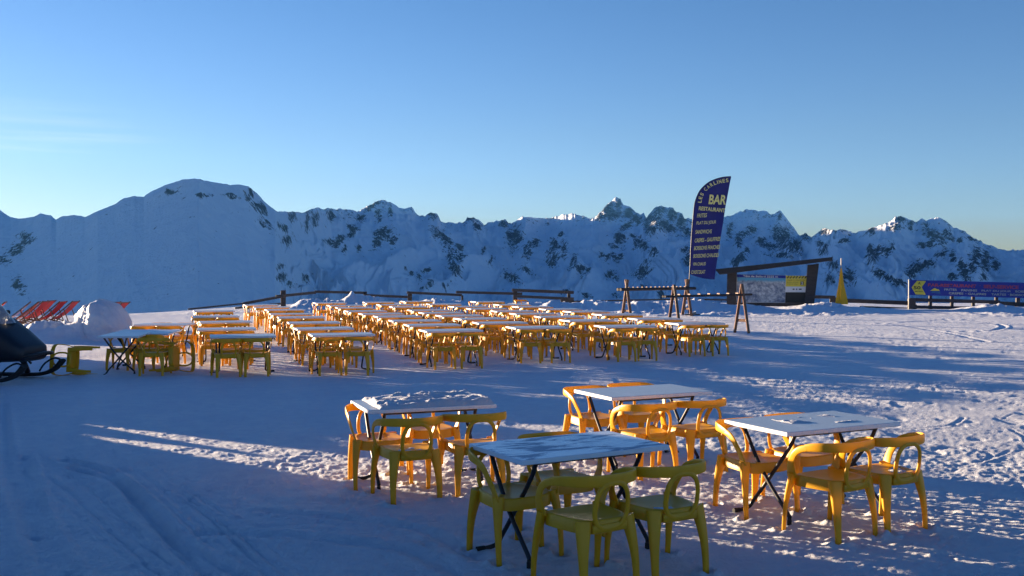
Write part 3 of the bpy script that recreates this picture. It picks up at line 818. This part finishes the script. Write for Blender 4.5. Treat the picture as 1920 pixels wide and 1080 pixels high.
# ------------------------------------------------------------------ feather flag
def build_flag():
    d = 45.0; k = d / F / 3.6
    base = at(1291, 591); base = Vector(((1291 - 960) / F * d, d, 0))
    root = empty('feather_flag', base)
    def L(cx, cy, y=0.0):   # crop pixels -> local
        p = atd(1280 + cx / 3.6, 320 + cy / 3.6, d); return Vector((p.x - base.x, y, p.z))
    left = [(50, 700), (54, 620), (58, 520), (63, 430), (70, 340), (80, 235), (92, 190), (112, 145), (140, 110), (180, 78), (220, 60), (270, 46), (324, 41)]
    right = [(213, 735), (224, 660), (235, 590), (246, 510), (255, 450), (268, 370), (280, 300), (288, 250), (296, 205), (302, 170), (309, 130), (316, 88), (325, 43)]
    lf = catmull([(*q, 0) for q in left], 4); rt = catmull([(*q, 0) for q in right], 4)
    n = len(lf); mcols = 15; vs_ = []; fs_ = []
    def wave(cx, cy): return .05 * math.sin(cx / 38 + cy / 160) + .03 * math.sin(cy / 50 + cx / 90) 
    for i in range(n):
        for j in range(mcols):
            t = j / (mcols - 1); cx = lf[i][0] * (1 - t) + rt[i][0] * t; cy = lf[i][1] * (1 - t) + rt[i][1] * t
            if i < 3: cy += 8 * math.sin(math.pi * t) * (1 - i / 3)
            vs_.append(L(cx, cy, wave(cx, cy) * min(1, t * 3)))
    for i in range(n - 1):
        for j in range(mcols - 1):
            a = i * mcols + j; fs_.append((a, a + 1, a + mcols + 1, a + mcols))
    N0 = len(vs_); vs_ += [v_ + Vector((0, .006, 0)) for v_ in vs_]
    back = [tuple(i + N0 for i in f[::-1]) for f in fs_]
    m = MB(); m.add(vs_, fs_ + back); cloth = link('banner_cloth', m.mesh('banner_cloth', M['navy'], angle=80), root)
    m = MB(); path = [(0, 0, .0), (0, 0, .6)] + [L(q[0] - 3, q[1]) for q in left]
    P = catmull(path, 3); m.tube(P, .018); link('pole', m.mesh('pole', M['black_metal']), root)
    m = MB(); m.tube([(-.15, 0, .03), (.5, 0, .03)], .035); m.tube([(.15, -.3, .03), (.15, .3, .03)], .035); link('base', m.mesh('base', M['black_metal']), root)
    def ln(s, x0, x1, yb, h, slope, mat=M['gold'], bold=.012):
        a = L(x0, yb, -.075); b = L(x1, yb + slope, -.075)
        text_obj('lettering', s, mat, cloth, a, b - a, Vector((.14, 0, 1)) if True else (0, 0, 1), width=(b - a).length, height=h * k, bold=bold)
    ln('BAR', 170, 286, 228, 66, 4, bold=.03)
    ln('RESTAURANT', 104, 280, 268, 27, 16, bold=.03)
    ln('FRITES', 93, 158, 319, 27, -4)
    ln('PLAT DU JOUR', 88, 220, 372, 28, -8)
    ln('SANDWICHS', 82, 191, 428, 27, -4)
    ln('CREPES - GAUFFRES', 77, 249, 486, 27, -12)
    ln('BOISSONS FRAICHES', 73, 247, 538, 27, -10)
    ln('BOISSONS CHAUDES', 69, 239, 590, 26, -8)
    ln('VIN CHAUD', 65, 152, 642, 22, -2)
    ln('CHOCOLAT', 55, 148, 697, 24, -2)
    # letters climbing along the curved edge
    arc = catmull([(122, 222, 0), (132, 178, 0), (158, 138, 0), (198, 106, 0), (250, 88, 0), (310, 78, 0)], 12)
    s = 'LES CARLINES'
    seg = [0]
    for a, b in zip(arc[:-1], arc[1:]): seg.append(seg[-1] + np.hypot(*(b - a)[:2]))
    wd = {'I': .5, ' ': .6}; tot = sum(wd.get(c, 1) for c in s); acc = 0
    for i, ch in enumerate(s):
        t = (acc + .1) / tot * seg[-1]; acc += wd.get(ch, 1)
        if ch == ' ': continue
        x = np.interp(t, seg, [q[0] for q in arc]); y = np.interp(t, seg, [q[1] for q in arc])
        t2_ = t + 8; dx = np.interp(t2_, seg, [q[0] for q in arc]) - x; dy = np.interp(t2_, seg, [q[1] for q in arc]) - y
        X = Vector((dx, 0, -dy)).normalized(); Y = Vector((-X.z, 0, X.x))
        text_obj('lettering', ch, M['gold'], cloth, L(x, y, -.075), X, Y, width=17 * k if ch != 'I' else 5 * k, height=25 * k, bold=.03)
    tag(root, 'tall navy feather flag with yellow bar menu lettering beside the ski racks', 'flag')
build_flag()

# ------------------------------------------------------------------ ski racks
def ski_rack(name, pa, pb, h, beam_z, label, pointed, lw, notch, base_log):
    root = empty(name, ((pa.x + pb.x) / 2, (pa.y + pb.y) / 2, 0))
    O = root.location
    ax = (pb - pa); L = ax.length; ax.normalize(); n = Vector((-ax.y, ax.x, 0))
    # A frames are set across the beam
    for P in (pa, pb):
        sp = .26 if not pointed else .27
        tz = h
        mb = MB()
        for s in (-1, 1):
            foot = P + n * (s * sp); top = P - n * (s * (.05 if not pointed else .0)) ; top = top + Vector((0, 0, tz))
            m = MB(); m.beam(foot - O, top - O - Vector((0, 0, 0)), lw, lw * .95, up=(1, 0, 0), bev=.008)
            link('leg', m.mesh('leg', M['wood_rack'], angle=30), root)
        m = MB(); q1 = P + n * (-sp * .72); q2 = P + n * (sp * .72); zc_ = .40 if pointed else .30
        m.beam(q1 - O + Vector((0, 0, zc_)), q2 - O + Vector((0, 0, zc_)), .05, .09, bev=.008)
        link('crosspiece', m.mesh('crosspiece', M['wood_rack'], angle=30), root)
    m = MB(); off = ax * .45
    for s in (-1, 1):
        r_ = .062 if not pointed else .034
        a = pa - off - O + n * (s * (.085 if not pointed else .045)) + Vector((0, 0, beam_z)); b = pb + off - O + n * (s * (.085 if not pointed else .045)) + Vector((0, 0, beam_z))
        m = MB(); m.tube([a, a.lerp(b, .5), b], r_, 14); bar = link('beam', m.mesh('beam', M['wood_shaded']), root)
    m = MB(); k = int(L / notch)
    for i in range(k):
        m = MB(); c = pa.lerp(pb, (i + .5) / k) - O + Vector((0, 0, beam_z + (.085 if not pointed else .05)))
        m.beam(c - n * .10 - ax * .06, c + n * .10 + ax * .06, .028, .035, bev=.004)
        link('peg', m.mesh('peg', M['wood_rack'], angle=30), root)
    if base_log:
        m = MB(); m.tube([pb - O + n * -.5 + ax * -.3 + Vector((0, 0, .07)), pb - O + n * .1 + ax * .65 + Vector((0, 0, .07))], .075, 12); link('base_log', m.mesh('base_log', M['wood_rack']), root)
    tag(root, label, 'ski rack', 'ski racks beside the flag')
def gp(u, d): return Vector(((u - 960) / F * d, d, 0))
ski_rack('ski_rack', gp(1175, 42.6), gp(1288, 45.0), 1.60, 1.19, 'heavy wooden ski rack with thick beam and blunt legs, left of the flag', False, .12, .26, True)
ski_rack('ski_rack', gp(1264, 30.2), gp(1391, 32.3), 1.55, 1.21, 'slim varnished ski rack with pointed ends, right of the flag', True, .085, .42, False)

# ------------------------------------------------------------------ information shelter
def build_shelter():
    d = 54.0
    x0 = (1382 - 960) / F * d; root = empty('information_shelter', (x0, d, 0), R(-15)); O = root.location.copy(); O.z = 0
    def L(u, v, dy=0): p = atd(u, v, d); return Vector((p.x - O.x, dy, p.z))
    def quadbox(pts, y0, y1, name, mat, parent=root):
        m = MB(); n = len(pts); vs_ = [Vector((q.x, y0, q.z)) for q in pts] + [Vector((q.x, y1, q.z)) for q in pts]
        f = [tuple(range(n)), tuple(range(n, 2 * n))[::-1]] + [(i, (i + 1) % n, n + (i + 1) % n, n + i) for i in range(n)]
        m.add(vs_, f); return link(name, m.mesh(name, mat, smooth=False), parent)
    quadbox([L(1343, 505), L(1552, 483), L(1551, 489.5), L(1352, 515)], -.9, 1.0, 'roof', M['roof'])
    quadbox([L(1364, 511), L(1381, 510), L(1381, 580), L(1363, 580)], -.12, .35, 'post', M['wood_grey'])
    quadbox([L(1509, 497), L(1529, 494.5), L(1519.5, 580), L(1503, 580)], -.12, .35, 'post', M['wood_grey'])
    quadbox([L(1381, 567.5), L(1504, 567.5), L(1504, 574), L(1381, 574)], .0, .2, 'sill', M['wood_grey'])
    bd = quadbox([L(1381.3, 514.3), L(1509, 517), L(1505, 567.3), L(1381.3, 567.3)], .03, .10, 'panel', M['white'])
    # printed panorama: blue header, mountain picture
    t = NT('panorama_print'); c = t.coord()
    sep = t.new('ShaderNodeSeparateXYZ'); t.l.new(c, sep.inputs[0])
    n1 = t.noise(2.6, 9, .68, .5, c); n2 = t.noise(7, 6, .7, .3, c)
    hh = t.math('ADD', sep.outputs[2], t.math('MULTIPLY', t.math('SUBTRACT', n1, .5), .35))
    skyk = t.ramp(hh, [(0, (0, 0, 0)), (1, (1, 1, 1))])
    mt = t.ramp(n1, [(.40, (.10, .14, .24)), (.50, (.42, .46, .52)), (.60, (.60, .63, .66))])
    mt = t.mix(t.ramp(n2, [(.42, (.6,) * 3), (.6, (0, 0, 0))]), mt, (.10, .13, .19))
    topz = L(0, 521).z; k = t.math('SUBTRACT', hh, topz - .22); k = t.math('MULTIPLY', k, 8, clamp=True)
    t.l.new(t.mix(k, mt, (.10, .36, .55)), t.b.inputs['Base Color']); t.set(Roughness=.5)
    quadbox([L(1382.5, 520.2), L(1470, 522), L(1469, 566.8), L(1382.5, 566.8)], .018, .028, 'panorama_picture', t.m, bd)
    quadbox([L(1381.8, 514.6), L(1470.4, 516.5), L(1470, 521.8), L(1381.8, 520)], .014, .026, 'header_strip', M['navy2'], bd)
    text_obj('lettering', 'Tête de Bellard 2225 m', M['white'], bd, L(1393, 519.4, .008), L(1456, 520.6) - L(1393, 519.4), (0, 0, 1), width=63 * d / F, height=3.6 * d / F, bold=.02)
    quadbox([L(1470.6, 516.8), L(1508.7, 517.6), L(1508, 522.2), L(1470.6, 522)], .012, .026, 'warning_strip', M['yellow'], bd)
    for i in range(7):
        u = 1472 + i * 5.2; quadbox([L(u + 2.6, 517.3), L(u + 5, 517.4), L(u + 2.2, 522), L(u - .2, 522)], .006, .011, 'stripe', M['black'], bd)
    quadbox([L(1470.6, 522.3), L(1507.8, 522.5), L(1506.5, 537), L(1470.3, 537)], .014, .026, 'yellow_notice', M['yellow'], bd)
    quadbox([L(1470.3, 537.2), L(1506.4, 537.2), L(1505.8, 547.4), L(1469.9, 547.4)], .014, .026, 'white_notice', M['white'], bd)
    quadbox([L(1469.8, 547.6), L(1505.6, 547.6), L(1504.6, 567.2), L(1469.3, 567.2)], .012, .026, 'blank_board', M['black'], bd)
    quadbox([L(1496.6, 527.5), L(1502.2, 527.5), L(1502, 533.8), L(1496.4, 533.8)], .006, .012, 'number_tile', M['black'], bd)
    text_obj('lettering', '2', M['white'], bd, L(1497.8, 533.2, .002), (1, 0, 0), (0, 0, 1), width=3.2 * d / F, height=5 * d / F, bold=.03)
    for (u0, u1, v_, s) in ((1472, 1504, 526.3, 'RISQUE D AVALANCHES'), (1472, 1493, 530.3, 'Bulletin du jour'), (1472, 1492, 533.6, 'Echelle de risque')):
        text_obj('lettering', s, M['black'], bd, L(u0, v_, .010), (1, 0, 0), (0, 0, 1), width=(u1 - u0) * d / F, height=2.2 * d / F)
    for (u0, u1) in ((1482.5, 1486), (1488.5, 1491), (1493.5, 1498.5)):
        quadbox([L(u0, 540.8), L(u1, 540.8), L(u1, 543), L(u0, 543)], .006, .012, 'pictogram', M['black'], bd)
    tag(root, 'dark roofed information shelter holding a mountain panorama panel between sloping posts', 'shelter')
build_shelter()

# ------------------------------------------------------------------ yellow furled flag
def build_yflag():
    d = 51.0; b = gp(1577, d); root = empty('marker_flag', b)
    def zz(v): return H - (v - 508) * d / F
    m = MB(); m.tube([(0, 0, 0), (0, 0, zz(484))], .022); link('pole', m.mesh('pole', M['pole']), root)
    m = MB(); n = 24; rings = []
    prof = [(503, 2.0, 0), (512, 4, 0), (525, 6.5, .0), (540, 10.0, 0.2), (552, 13.2, .6), (562, 15.5, 1.0), (570.5, 17.5, 1.2)]
    prof = catmull([(a, w, o) for a, w, o in prof], 3)
    for v_, w, o in prof:
        r = []
        for i in range(n):
            th = 2 * math.pi * i / n; rad = 1.15 * w / 2 * d / F * (1 + .22 * math.sin(5 * th + v_ * .03) + .08 * math.sin(9 * th))
            r.append((math.cos(th) * rad + o * d / F, math.sin(th) * rad * .6, zz(v_)))
        rings.append(r)
    f = [(i * n + j, i * n + (j + 1) % n, (i + 1) * n + (j + 1) % n, (i + 1) * n + j) for i in range(len(rings) - 1) for j in range(n)]
    f.append(tuple(range(n))); f.append(tuple(range((len(rings) - 1) * n, len(rings) * n)))
    m.add([q for r in rings for q in r], f); link('cloth', m.mesh('cloth', M['flag_yellow'], angle=70), root)
    tag(root, 'yellow flag hanging furled round its pole near the shelter', 'flag')
build_yflag()

# ------------------------------------------------------------------ fences
def rail_fence(name, label, rails, posts, dm, group='timber rail fences along the rim'):
    """rails: ((u,v)->(u,v), thickness px, distance, distance); posts: (u, vtop, width px, distance)"""
    u0 = posts[0][0]; d0 = posts[0][3]; b = gp(u0, d0); root = empty(name, b); O = root.location
    for (a, c, th, da, dc) in rails:
        pa, pc = atd(*a, da), atd(*c, dc); k = (da + dc) / 2 / F
        m = MB(); m.beam(pa - O, pc - O, .07, th * k, bev=.008); link('rail', m.mesh('rail', M['wood_grey'], angle=30), root)
    for (u, vt, w, d) in posts:
        p = gp(u, d); z = H - (vt - 508) * d / F
        m = MB(); m.box((p.x - O.x, p.y + .13 - O.y, z / 2 - .25), (w * d / F, .13, z + .5), None, .01); link('post', m.mesh('post', M['wood_grey'], angle=30), root)
    tag(root, label, 'fence', group)
rail_fence('rail_fence', 'descending weathered rail fence with one tall post, far left of the rim',
    [((352, 580), (462, 568.5), 3, 51, 52), ((455, 569.5), (535, 555), 5, 52, 53.5), ((517, 556), (592, 548.5), 5, 53.4, 55), ((440, 578), (526, 569.5), 3.5, 52, 53.4)],
    [(530, 544.5, 9, 53.6), (464, 569, 3, 52.2)], 53)
rail_fence('rail_fence', 'rail fence behind the tallest snow bank, second section from the left',
    [((590, 547), (688, 549.3), 4.6, 55.5, 55.5), ((682, 553.5), (770, 557.2), 4.4, 55.3, 55.3)],
    [(683, 547.5, 4, 55.4), (768, 549, 8, 55.4)], 55)
rail_fence('rail_fence', 'rail fence with a sagging end post behind the pointed snow heap',
    [((763, 548.5), (866, 553.5), 4.6, 55.1, 55.1)], [(866.5, 554, 4, 55.0)], 55)
rail_fence('rail_fence', 'single rail fence in the middle of the rim',
    [((855, 547.8), (979, 551), 4.8, 54.8, 54.8)], [(966, 543.5, 8, 54.8)], 55)
rail_fence('rail_fence', 'double rail fence ending in a dark block, centre of the rim',
    [((960, 544), (1076, 548.5), 5.6, 54.5, 54.5), ((962, 555.5), (1076, 560.5), 5.0, 54.5, 54.5), ((1051, 565), (1076, 566), 6, 54.6, 54.6)],
    [(1067, 549, 6, 54.6)], 55)
rail_fence('rail_fence', 'low half buried rail running behind the ski racks',
    [((1070, 565.5), (1290, 560.5), 2.6, 55.5, 55.5), ((1290, 561), (1368, 562.5), 3, 55.5, 55.2)], [(1120, 566, 4, 55.5)], 55)
rail_fence('rail_fence', 'rail fence between the shelter and the blue banner',
    [((1520, 556.5), (1566, 557.5), 6, 54, 54), ((1556, 562), (1582, 564), 10, 54.1, 54.1), ((1580, 563.5), (1707, 568.5), 7.5, 53.8, 53.4), ((1612, 576.5), (1707, 580), 6, 53.8, 53.4)],
    [(1707, 560, 6, 53.5)], 54)
rail_fence('rail_fence', 'double rail fence under the blue banner with silvery posts',
    [((1706, 562), (1875, 566.5), 6.5, 52, 51.4), ((1704, 575.5), (1830, 578), 6, 52, 51.5), ((1704, 578.5), (1719, 579), 15, 52.2, 52.2), ((1855, 568), (1960, 573.5), 8, 51.5, 51)],
    [(1712, 560, 13, 51.8), (1746.5, 554.5, 5.5, 51.8), (1787, 555.5, 5.5, 51.7), (1827, 556.5, 5.5, 51.6), (1870.5, 557.5, 5.5, 51.5), (1911, 558.5, 7, 51.4)], 52)

# ------------------------------------------------------------------ blue banner with the menu
def build_banner():
    d = 51.2; O = gp(1706, d); root = empty('advertising_banner', O)
    def L(u, v, dy=0): p = atd(u, v, d); return Vector((p.x - O.x, dy, p.z))
    def plate(pts, y0, y1, name, mat, parent):
        m = MB(); n = len(pts); vs_ = [Vector((q.x, y0, q.z)) for q in pts] + [Vector((q.x, y1, q.z)) for q in pts]
        m.add(vs_, [tuple(range(n)), tuple(range(n, 2 * n))[::-1]] + [(i, (i + 1) % n, n + (i + 1) % n, n + i) for i in range(n)])
        return link(name, m.mesh(name, mat, smooth=False), parent)
    sh = plate([L(1706, 524.8), L(2090, 534.5), L(2090, 563.5), L(1706, 553.3)], .0, .012, 'sheet', M['navy2'], root)
    m = MB(); p0 = L(1704.5, 524); m.tube([(p0.x, .02, -.2), (p0.x, .02, p0.z)], .028); link('pole', m.mesh('pole', M['pole']), root)
    cp = lambda x, y: (1690 + x / 8.348, 500 + y / 8.348)
    plate([L(*cp(245, 222)), L(*cp(388, 226)), L(*cp(318, 322)), L(*cp(383, 440)), L(*cp(225, 436)), L(*cp(160, 325))], -.012, -.002, 'arrow', M['yellow'], sh)
    ang = math.atan2(-(534.5 - 524.8), 384.0); X = Vector((math.cos(ang), 0, math.sin(ang))); Z = Vector((-math.sin(ang), 0, math.cos(ang)))
    def tx(s, x0, x1, yb, hpx, mat, bold=.02, z=-.016):
        text_obj('lettering', s, mat, sh, L(*cp(x0, yb), z), X, Z, width=(x1 - x0) / 8.348 * d / F, height=hpx / 8.348 * d / F, bold=bold)
    tx('A', 258, 302, 278, 38, M['black']); tx('50', 192, 300, 354, 50, M['black'], .03); tx('METRES', 212, 335, 395, 16, M['black'])
    tx('BAR-RESTAURANT', 415, 1172, 312, 50, M['pink'], .04); tx('.', 1225, 1240, 302, 10, M['pink'])
    tx('SELF-SERVICE', 1285, 1835, 338, 55, M['pink'], .04); tx('.', 1880, 1896, 325, 10, M['pink'])
    tx('FRITES', 670, 865, 374, 32, M['cream']); tx('PANINIS', 938, 1185, 385, 33, M['cream']); tx('PLAT DU JOUR', 1255, 1718, 396, 34, M['cream'])
    tx('BOISSONS', 1785, 2080, 405, 34, M['cream'])
    tx('CREPES', 742, 968, 432, 32, M['cream']); tx('-', 1003, 1018, 425, 5, M['cream']); tx('GAUFRES', 1042, 1328, 442, 33, M['cream'])
    tx('TARTES', 1408, 1640, 450, 33, M['cream']); tx('-', 1668, 1683, 440, 5, M['cream']); tx('BOISSONS', 1700, 2010, 458, 34, M['cream'])
    hill = [(450, 378), (490, 355), (515, 336), (540, 342), (560, 355), (580, 352), (600, 378)]
    plate([L(*cp(*q)) for q in hill], -.012, -.003, 'emblem_hill', M['yellow'], sh)
    plate([L(*cp(*q)) for q in [(470, 392), (540, 386), (615, 396), (605, 414), (540, 402), (480, 410)]], -.012, -.003, 'emblem_wave', M['teal'], sh)
    plate([L(*cp(*q)) for q in [(540, 424), (615, 420), (615, 428), (540, 432)]], -.012, -.003, 'emblem_wave', M['teal'], sh)
    tag(root, 'long blue banner with yellow arrow and red and white menu lettering on the right fence', 'banner')
build_banner()

# ------------------------------------------------------------------ snow heap by the deckchairs
def build_heap():
    c = at(160, 640); root_loc = Vector((c.x, c.y + .9, 0))
    n = 90; mz = 44; vs_ = []; fs_ = []
    for i in range(mz + 1):
        t = i / mz
        for j in range(n):
            th = 2 * math.pi * j / n; cx, cy = math.cos(th), math.sin(th)
            ex = math.copysign(abs(cx) ** .8, cx); ey = math.copysign(abs(cy) ** .8, cy)
            rx = .80 if ex > 0 else .95; prof = (1 - t ** 3.4) ** .55 * (1 + .16 * (1 - t) ** 3)
            a = fbm(np.array(cx * 1.6 + 5), np.array(cy * 1.6 + t * 2.2), 4, 8) ; b = ridged(np.array(cx * 3 + t * 2), np.array(cy * 3.2 + t * 3), 4, 12)
            r = prof * (1 + .16 * float(a) + .16 * (float(b) - .4) * (1.8 if ex < 0 else .5))
            lim = .50 / max(.05, -cx * .80 - cy * .6) if (-cx * .80 - cy * .6) > .05 else 9
            r = min(r, (lim * (1.12 - .42 * t)) / .85 * (1 + .18 * (float(b) - .4)))
            z = 1.14 * t * (1 + .05 * float(a)) + (.05 * float(b) if t > .8 else 0) - .03
            if ex < -.1: z *= 1 - .10 * min(1, -ex)
            vs_.append((ex * rx * r, ey * .8 * r, z))
    for i in range(mz):
        for j in range(n): fs_.append((i * n + j, i * n + (j + 1) % n, (i + 1) * n + (j + 1) % n, (i + 1) * n + j))
    m = MB(); m.add(vs_, fs_); o = link('snow_heap', m.mesh('snow_heap', M['snow'], angle=80)); o.location = root_loc
    tag(o, 'big rounded heap of snow in front of the red deckchairs', 'snow heap', kind='thing')
build_heap()

# ------------------------------------------------------------------ deckchairs
def make_deckchair(mat):
    """faces -x, fabric sloping up to +x; width along y"""
    root = empty('deckchair')
    w = .29
    m = MB(); N = 9; vs_ = []; P = []
    top, bot = Vector((.52, 0, 1.02)), Vector((-.42, 0, .28))
    for i in range(N):
        t = i / (N - 1); p = bot.lerp(top, t) - Vector((0, 0, .13 * math.sin(math.pi * t) ** .9)); P.append(p)
    m.sweep(P, [Vector((-.6, 0, .8)).normalized()] * N, w - .03, .008, 10, 6); link('canvas', m.mesh('canvas', mat, angle=60), root)
    m = MB()
    for s in (-1, 1): m.beam((-.62, s * w, .02), (.56, s * w, 1.06), .028, .045, bev=.004)
    m.beam((.53, -w, 1.04), (.53, w, 1.04), .035, .035, bev=.004); m.beam((-.43, -w, .19), (-.43, w, .19), .035, .035, bev=.004)
    link('back_frame', m.mesh('back_frame', M['wood_rack'], angle=30), root)
    m = MB()
    for s in (-1, 1): m.beam((.55, s * (w - .04), .02), (-.46, s * (w - .04), .30), .028, .045, bev=.004)
    m.beam((.50, -w + .04, .05), (.50, w - .04, .05), .035, .035, bev=.004)
    link('base_frame', m.mesh('base_frame', M['wood_rack'], angle=30), root)
    for s in (-1, 1):
        m = MB(); m.beam((.42, s * (w + .03), .10), (.20, s * (w + .03), .72), .02, .035, bev=.003)
        link('prop', m.mesh('prop', M['wood_rack'], angle=30), root)
    return root
dc_r, dc_lit = make_deckchair(M['canvas_red']), make_deckchair(M['canvas_sunlit'])
DC = [(-8, 35.5, dc_lit, 6, 'red deckchair in sunlit tint, cut off by the left edge behind the snowmobile'),
      (38, 35.2, dc_lit, 10, 'red deckchair in sunlit tint at the left end of the row, behind the windshield'),
      (55, 35.6, dc_lit, 4, 'tallest red deckchair in sunlit tint in the left bunch'),
      (72, 36.6, dc_r, 8, 'red deckchair just right of the tall sunlit one'),
      (84, 37.4, dc_r, 3, 'shaded red deckchair at the right of the left bunch'),
      (104, 36.2, dc_r, 6, 'red deckchair half hidden behind the left side of the snow heap'),
      (128, 36.6, dc_r, 6, 'dark red deckchair peeping over the snow heap'),
      (205, 35.6, dc_r, 5, 'red deckchair emerging right behind the snow heap'),
      (222, 35.3, dc_r, 2, 'red deckchair at the right end of the row, fully clear of the snow heap')]
for u, d, pr, a, lb in DC:
    p = gp(u, d); put(pr, (p.x - .2, p.y, 0), R((14 if pr is dc_lit else -10) + a), lb, 'deckchair', 'red deckchairs in a row by the rim').scale = (.9, .9, .84)

# ------------------------------------------------------------------ snowmobile
def build_snowmobile():
    b = Vector((-9.36, 18.3, 0)); root = empty('snowmobile', b, R(-8)); root.scale = (1.1, 1.1, 1.22)
    def loft(secs, name, mat, parent=root, n=18, e=2.8, ang=50):
        m = MB(); rings = []
        for (x, zc_, hz, hy) in secs:
            r = []
            for i in range(n):
                th = 2 * math.pi * i / n; c, s_ = math.cos(th), math.sin(th)
                r.append((x, hy * math.copysign(abs(c) ** (2 / e), c), zc_ + hz * math.copysign(abs(s_) ** (2 / e), s_)))
            rings.append(r)
        f = [(i * n + j, i * n + (j + 1) % n, (i + 1) * n + (j + 1) % n, (i + 1) * n + j) for i in range(len(rings) - 1) for j in range(n)]
        f.append(tuple(range(n))); f.append(tuple(range((len(rings) - 1) * n, len(rings) * n)))
        m.add([q for r in rings for q in r], f); return link(name, m.mesh(name, mat, angle=ang), parent)
    loft([(-.75, .62, .30, .38), (-.45, .66, .35, .44), (-.05, .66, .36, .47), (.25, .60, .32, .46), (.50, .52, .23, .44), (.70, .45, .15, .40), (.80, .42, .12, .36), (.83, .41, .09, .31)], 'hood', M['snowmobile'], e=4.2)
    loft([(-2.2, .62, .14, .20), (-1.6, .68, .16, .20), (-1.0, .70, .17, .19), (-.6, .75, .12, .15)], 'seat', M['rubber'])
    loft([(-2.35, .30, .16, .22), (-1.9, .30, .26, .25), (-.6, .30, .24, .25), (-.3, .36, .14, .22)], 'track', M['rubber'])
    loft([(-2.3, .46, .04, .25), (-1.2, .48, .06, .28), (-.4, .5, .08, .30)], 'tunnel', M['snowmobile'])
    m = MB(); n = 9; vs_ = []; fs_ = []
    for i in range(5):
        t = i / 4
        for j in range(n):
            y = (j / (n - 1) - .5) * 2; vs_.append((.42 - .26 * t - .16 * y * y, y * (.34 - .08 * t), .84 + .30 * t))
    for i in range(4):
        for j in range(n - 1): fs_.append((i * n + j, i * n + j + 1, (i + 1) * n + j + 1, (i + 1) * n + j))
    k = len(vs_); vs_ += [(x - .008, y, z) for x, y, z in vs_]; fs_ += [tuple(q + k for q in f[::-1]) for f in fs_]
    m.add(vs_, fs_); link('windshield', m.mesh('windshield', M['glass'], angle=60), root)
    for s in (-1, 1):
        m = MB(); P = catmull([(-.35, s * .52, .05), (.2, s * .52, .045), (.60, s * .52, .06), (.84, s * .52, .14), (.98, s * .52, .27)], 4)
        m.sweep(P, [Vector((0, 0, 1))] * len(P), .085, .028, 10, 4)
        m.tube(catmull([(.98, s * .52, .26), (.84, s * .52, .30), (.66, s * .52, .22), (.56, s * .52, .10)], 4), .014); sk = link('ski', m.mesh('ski', M['rubber']), root)
        m = MB(); m.beam((.35, s * .52, .07), (.28, s * .40, .42), .09, .05, up=(0, 1, 0), bev=.01); m.tube([(.30, s * .50, .22), (.15, s * .22, .40)], .02); m.tube([(.42, s * .5, .22), (.45, s * .22, .38)], .018)
        link('suspension', m.mesh('suspension', M['black_metal']), root)
    m = MB(); m.tube(catmull([(.72, -.30, .36), (.96, -.26, .40), (1.0, 0, .42), (.96, .26, .40), (.72, .30, .36)], 4), .022); link('front_bumper', m.mesh('front_bumper', M['black_metal']), root)
    m = MB(); m.tube(catmull([(-.28, -.40, 1.10), (-.22, -.2, 1.13), (-.20, 0, 1.06), (-.22, .2, 1.13), (-.28, .40, 1.10)], 4), .018); m.tube([(-.05, 0, .86), (-.2, 0, 1.06)], .03)
    for s in (-1, 1): m.tube([(-.29, s * .30, 1.115), (-.31, s * .43, 1.105)], .026)
    link('handlebar', m.mesh('handlebar', M['rubber']), root)
    m = MB(); m.add([(.10, -.462, .66), (-.25, -.47, .78), (-.42, -.455, .78), (-.40, -.46, .70), (-.10, -.47, .58)], [(0, 1, 2, 3, 4)])
    m.v = [(x, y - .0, z) for x, y, z in m.v]; m.add([(x, y + .01, z) for x, y, z in m.v], [(4, 3, 2, 1, 0)]); link('side_panel', m.mesh('side_panel', M['sticker'], smooth=False), root)
    for s in (-1, 1):
        m = MB(); m.box((.50, s * .19, .655), (.10, .16, .06), Matrix.Rotation(R(25), 3, 'Y'), .02); link('headlight', m.mesh('headlight', M['sticker'], angle=40), root)
        m = MB(); m.tube([(-.08, s * .36, .90), (.0, s * .46, .97)], .012); m.box((.0, s * .50, .98), (.05, .12, .07), None, .015); link('mirror', m.mesh('mirror', M['rubber'], angle=40), root)
    tag(root, 'black snowmobile with a clear windshield, nose poking in at the left edge', 'snowmobile')
build_snowmobile()

# unused prototypes must not float at the origin
for pr in (chair0, table0, table_frost, dc_r, dc_lit):
    if pr.name not in used:
        for ch in list(pr.children_recursive): bpy.data.objects.remove(ch)
        bpy.data.objects.remove(pr)

# ------------------------------------------------------------------ thin mountain air
def build_haze():
    m = MB(); m.box((0, 3000, -40), (17000, 11000, 1010))
    mt = bpy.data.materials.new('thin_air'); mt.use_nodes = True; n = mt.node_tree.nodes; n.clear()
    o_ = n.new('ShaderNodeOutputMaterial'); v = n.new('ShaderNodeVolumePrincipled')
    v.inputs['Color'].default_value = (.13, .45, 1.0, 1); v.inputs['Density'].default_value = HAZE; v.inputs['Anisotropy'].default_value = .2
    mt.node_tree.links.new(v.outputs[0], o_.inputs['Volume'])
    o = link('haze', m.mesh('haze', mt, smooth=False)); tag(o, kind='stuff')
HAZE = 2.8e-5
build_haze()
